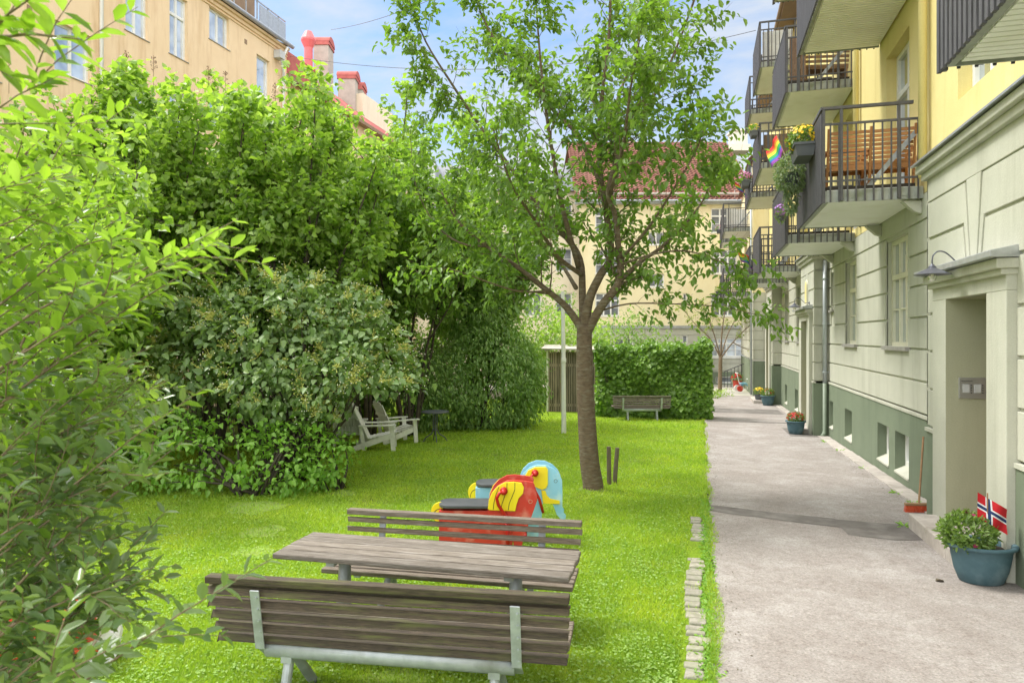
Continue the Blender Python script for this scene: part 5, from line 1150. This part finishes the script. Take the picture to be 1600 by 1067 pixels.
rf.quad(ff(a0-.3,T0,z0-.06),ff(a1+.3,T0,z0-.06),ff(a1+.3,T1,zt-.06),ff(a0-.3,T1,zt-.06)); rf.quad(ff(a0-.3,T1,zt-.06),ff(a1+.3,T1,zt-.06),ff(a1+.3,T1*2,z0),ff(a0-.3,T1*2,z0)); rf.build('roof',M['tile_red'],FB)
mb=MB(); 
for k in range(10): a=a0+(a1-a0)*k/9; mb.tube([ff(a,-.3,z0+.15),ff(a,-.3,z0+.75)],.03,6)
mb.tube([ff(a0,-.3,z0+.45),ff(a1,-.3,z0+.45)],.09,6); mb.build('snow_guard',M['chimney_grey'],FB)
mb=MB(); da=d0+5.5; fA=ffar(da); sA=da/F; mb.box((1146-800)*sA,(1168-800)*sA,0,1.3,H+(526-235)*sA,H+(526-205)*sA,f=fA); mb.box((1142-800)*sA,(1172-800)*sA,-.15,1.4,H+(526-236)*sA,H+(526-226)*sA,f=fA); mb.box((1144-800)*sA,(1170-800)*sA,-.1,1.4,H+(526-205)*sA,H+(526-202)*sA,f=fA)
mb.build('chimney',M['cream_frame'],FB)
CB=empty('cream_house',(0,0,0),0,'cream house with grey dormered roof behind the bushes left of the cherry tree','building')
d1=50; fg=ffar(d1); s1=d1/F; bx=lambda px:(px-800)*s1; bz=lambda py:H+(526-py)*s1
cw=[(bx(x),bx(x+26),bz(y+36),bz(y)) for x in (610,660,712,765,820,868) for y in (318,388,458)]
mb=MB(); wallgrid(mb,fg,bx(560),bx(905)+1.2,-2.2,bz(300),cw,0,.16); mb.build('wall',M['plaster_cream'],CB)
for o in cw: window(CB,fg,*o,.1,2,None,1,'white_paint','glass_far',None,.09)
mb=MB(); mb.quad(fg(bx(558),-.4,bz(300)),fg(bx(907)+1,-.4,bz(300)),fg(bx(907)+1,3,bz(243)),fg(bx(558),3,bz(243)))
mb.build('roof',M['roof_grey'],CB)
for x in (640,740,830): mb=MB(); mb.box(bx(x),bx(x+40),0,2.5,bz(292),bz(250),f=fg); o=mb.build('dormer',M['metal_cap'],CB); window(o,fg,bx(x+8),bx(x+32),bz(288),bz(260),-.06,2,None,0,'white_paint','glass_bright',None,.08,.05)
# block behind everything at low left so that no horizon shows
# wires
def cable(p,q,sag,label,r=.013):
    p=Vector(p);q=Vector(q); mb=MB(); mb.tube([p.lerp(q,k/24)-Vector((0,0,sag*4*(k/24)*(1-k/24))) for k in range(25)],r,5); tag(mb.build('overhead_cable',M['wire']),label,'cable','cables across the yard')
cable(at(452,88,34),at(1181,48,30),1.1,'thin cable sagging across the yard to the right balconies')
cable(at(517,47,41),at(760,-40,24),.3,'thin cable rising from the tall chimney over the yard')

# ------------------------------------------------------------------ world, sun, camera
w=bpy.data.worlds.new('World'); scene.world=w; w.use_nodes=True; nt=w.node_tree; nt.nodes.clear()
SE,SA=R(58),R(-80)   # elevation; azimuth clockwise from +Y
out=nt.nodes.new('ShaderNodeOutputWorld'); bg=nt.nodes.new('ShaderNodeBackground'); sky=nt.nodes.new('ShaderNodeTexSky'); sky.sky_type='NISHITA'; sky.sun_disc=False; sky.sun_elevation=SE; sky.sun_rotation=SA
sky.air_density=1.0; sky.dust_density=1.2; sky.ozone_density=1.0
tc=nt.nodes.new('ShaderNodeTexCoord'); mp=nt.nodes.new('ShaderNodeMapping'); mp.inputs['Scale'].default_value=(1.0,1.0,3.6); mp.inputs['Rotation'].default_value=(0,R(8),0); L(nt,tc.outputs['Generated'],mp.inputs[0])
n=nt.nodes.new('ShaderNodeTexNoise'); n.inputs['Scale'].default_value=2.3; n.inputs['Detail'].default_value=9; n.inputs['Roughness'].default_value=.6; n.inputs['Distortion'].default_value=.35; L(nt,mp.outputs[0],n.inputs['Vector'])
cf=ramp(nt,n.outputs['Fac'],[(.38,(.10,.10,.10)),(.52,(.58,.58,.58)),(.62,(.97,.97,.97))])
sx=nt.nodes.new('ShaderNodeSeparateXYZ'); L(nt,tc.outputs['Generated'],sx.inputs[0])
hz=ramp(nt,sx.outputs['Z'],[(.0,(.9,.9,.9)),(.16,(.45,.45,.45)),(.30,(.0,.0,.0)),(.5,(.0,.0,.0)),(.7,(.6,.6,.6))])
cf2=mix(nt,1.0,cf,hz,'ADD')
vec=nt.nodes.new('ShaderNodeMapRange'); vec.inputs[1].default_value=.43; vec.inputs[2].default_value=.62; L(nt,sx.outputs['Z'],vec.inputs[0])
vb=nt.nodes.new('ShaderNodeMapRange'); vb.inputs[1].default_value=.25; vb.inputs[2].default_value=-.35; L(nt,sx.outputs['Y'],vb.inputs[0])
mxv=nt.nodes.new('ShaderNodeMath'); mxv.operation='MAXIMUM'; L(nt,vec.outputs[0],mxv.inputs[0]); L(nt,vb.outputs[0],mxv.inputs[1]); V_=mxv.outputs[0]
cloud_and_fill=mix(nt,V_,(2.55,2.72,2.95),(9.5,9.5,9.3)); skc=mix(nt,1.0,sky.outputs[0],mix(nt,V_,(.50,.64,.74),(1.,1.,1.)),'MULTIPLY')  # extra brightness added overhead and behind camera as fill for facades and leaves
cf3=mix(nt,V_,cf2,(.85,.85,.85)); c=mix(nt,cf3,skc,cloud_and_fill)
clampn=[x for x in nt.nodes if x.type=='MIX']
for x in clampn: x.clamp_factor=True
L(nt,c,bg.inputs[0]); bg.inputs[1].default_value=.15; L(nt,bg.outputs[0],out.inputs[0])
sd=bpy.data.lights.new('Sun','SUN'); sd.energy=2.0; sd.angle=R(14); sd.color=(1,.965,.90); so=bpy.data.objects.new('Sun',sd); col.objects.link(so)
dirv=Vector((math.sin(SA)*math.cos(SE),math.cos(SA)*math.cos(SE),math.sin(SE))); so.rotation_euler=dirv.to_track_quat('Z','Y').to_euler(); so.location=dirv*60
cd=bpy.data.cameras.new('Camera'); cam=bpy.data.objects.new('Camera',cd); col.objects.link(cam); cam.location=(0,0,H); cam.rotation_euler=(R(90),0,TH)
cd.sensor_width=36; cd.lens=F/1600*36; cd.shift_y=-7.5/1600; cd.clip_start=.05; cd.clip_end=2000
cd.dof.use_dof=True; cd.dof.focus_distance=11; cd.dof.aperture_fstop=8
scene.camera=cam
scene.view_settings.view_transform='Standard'; scene.view_settings.look='None'; scene.view_settings.gamma=1; scene.view_settings.exposure=1.07
scene.render.engine='CYCLES'; scene.cycles.max_bounces=6; scene.cycles.transparent_max_bounces=8
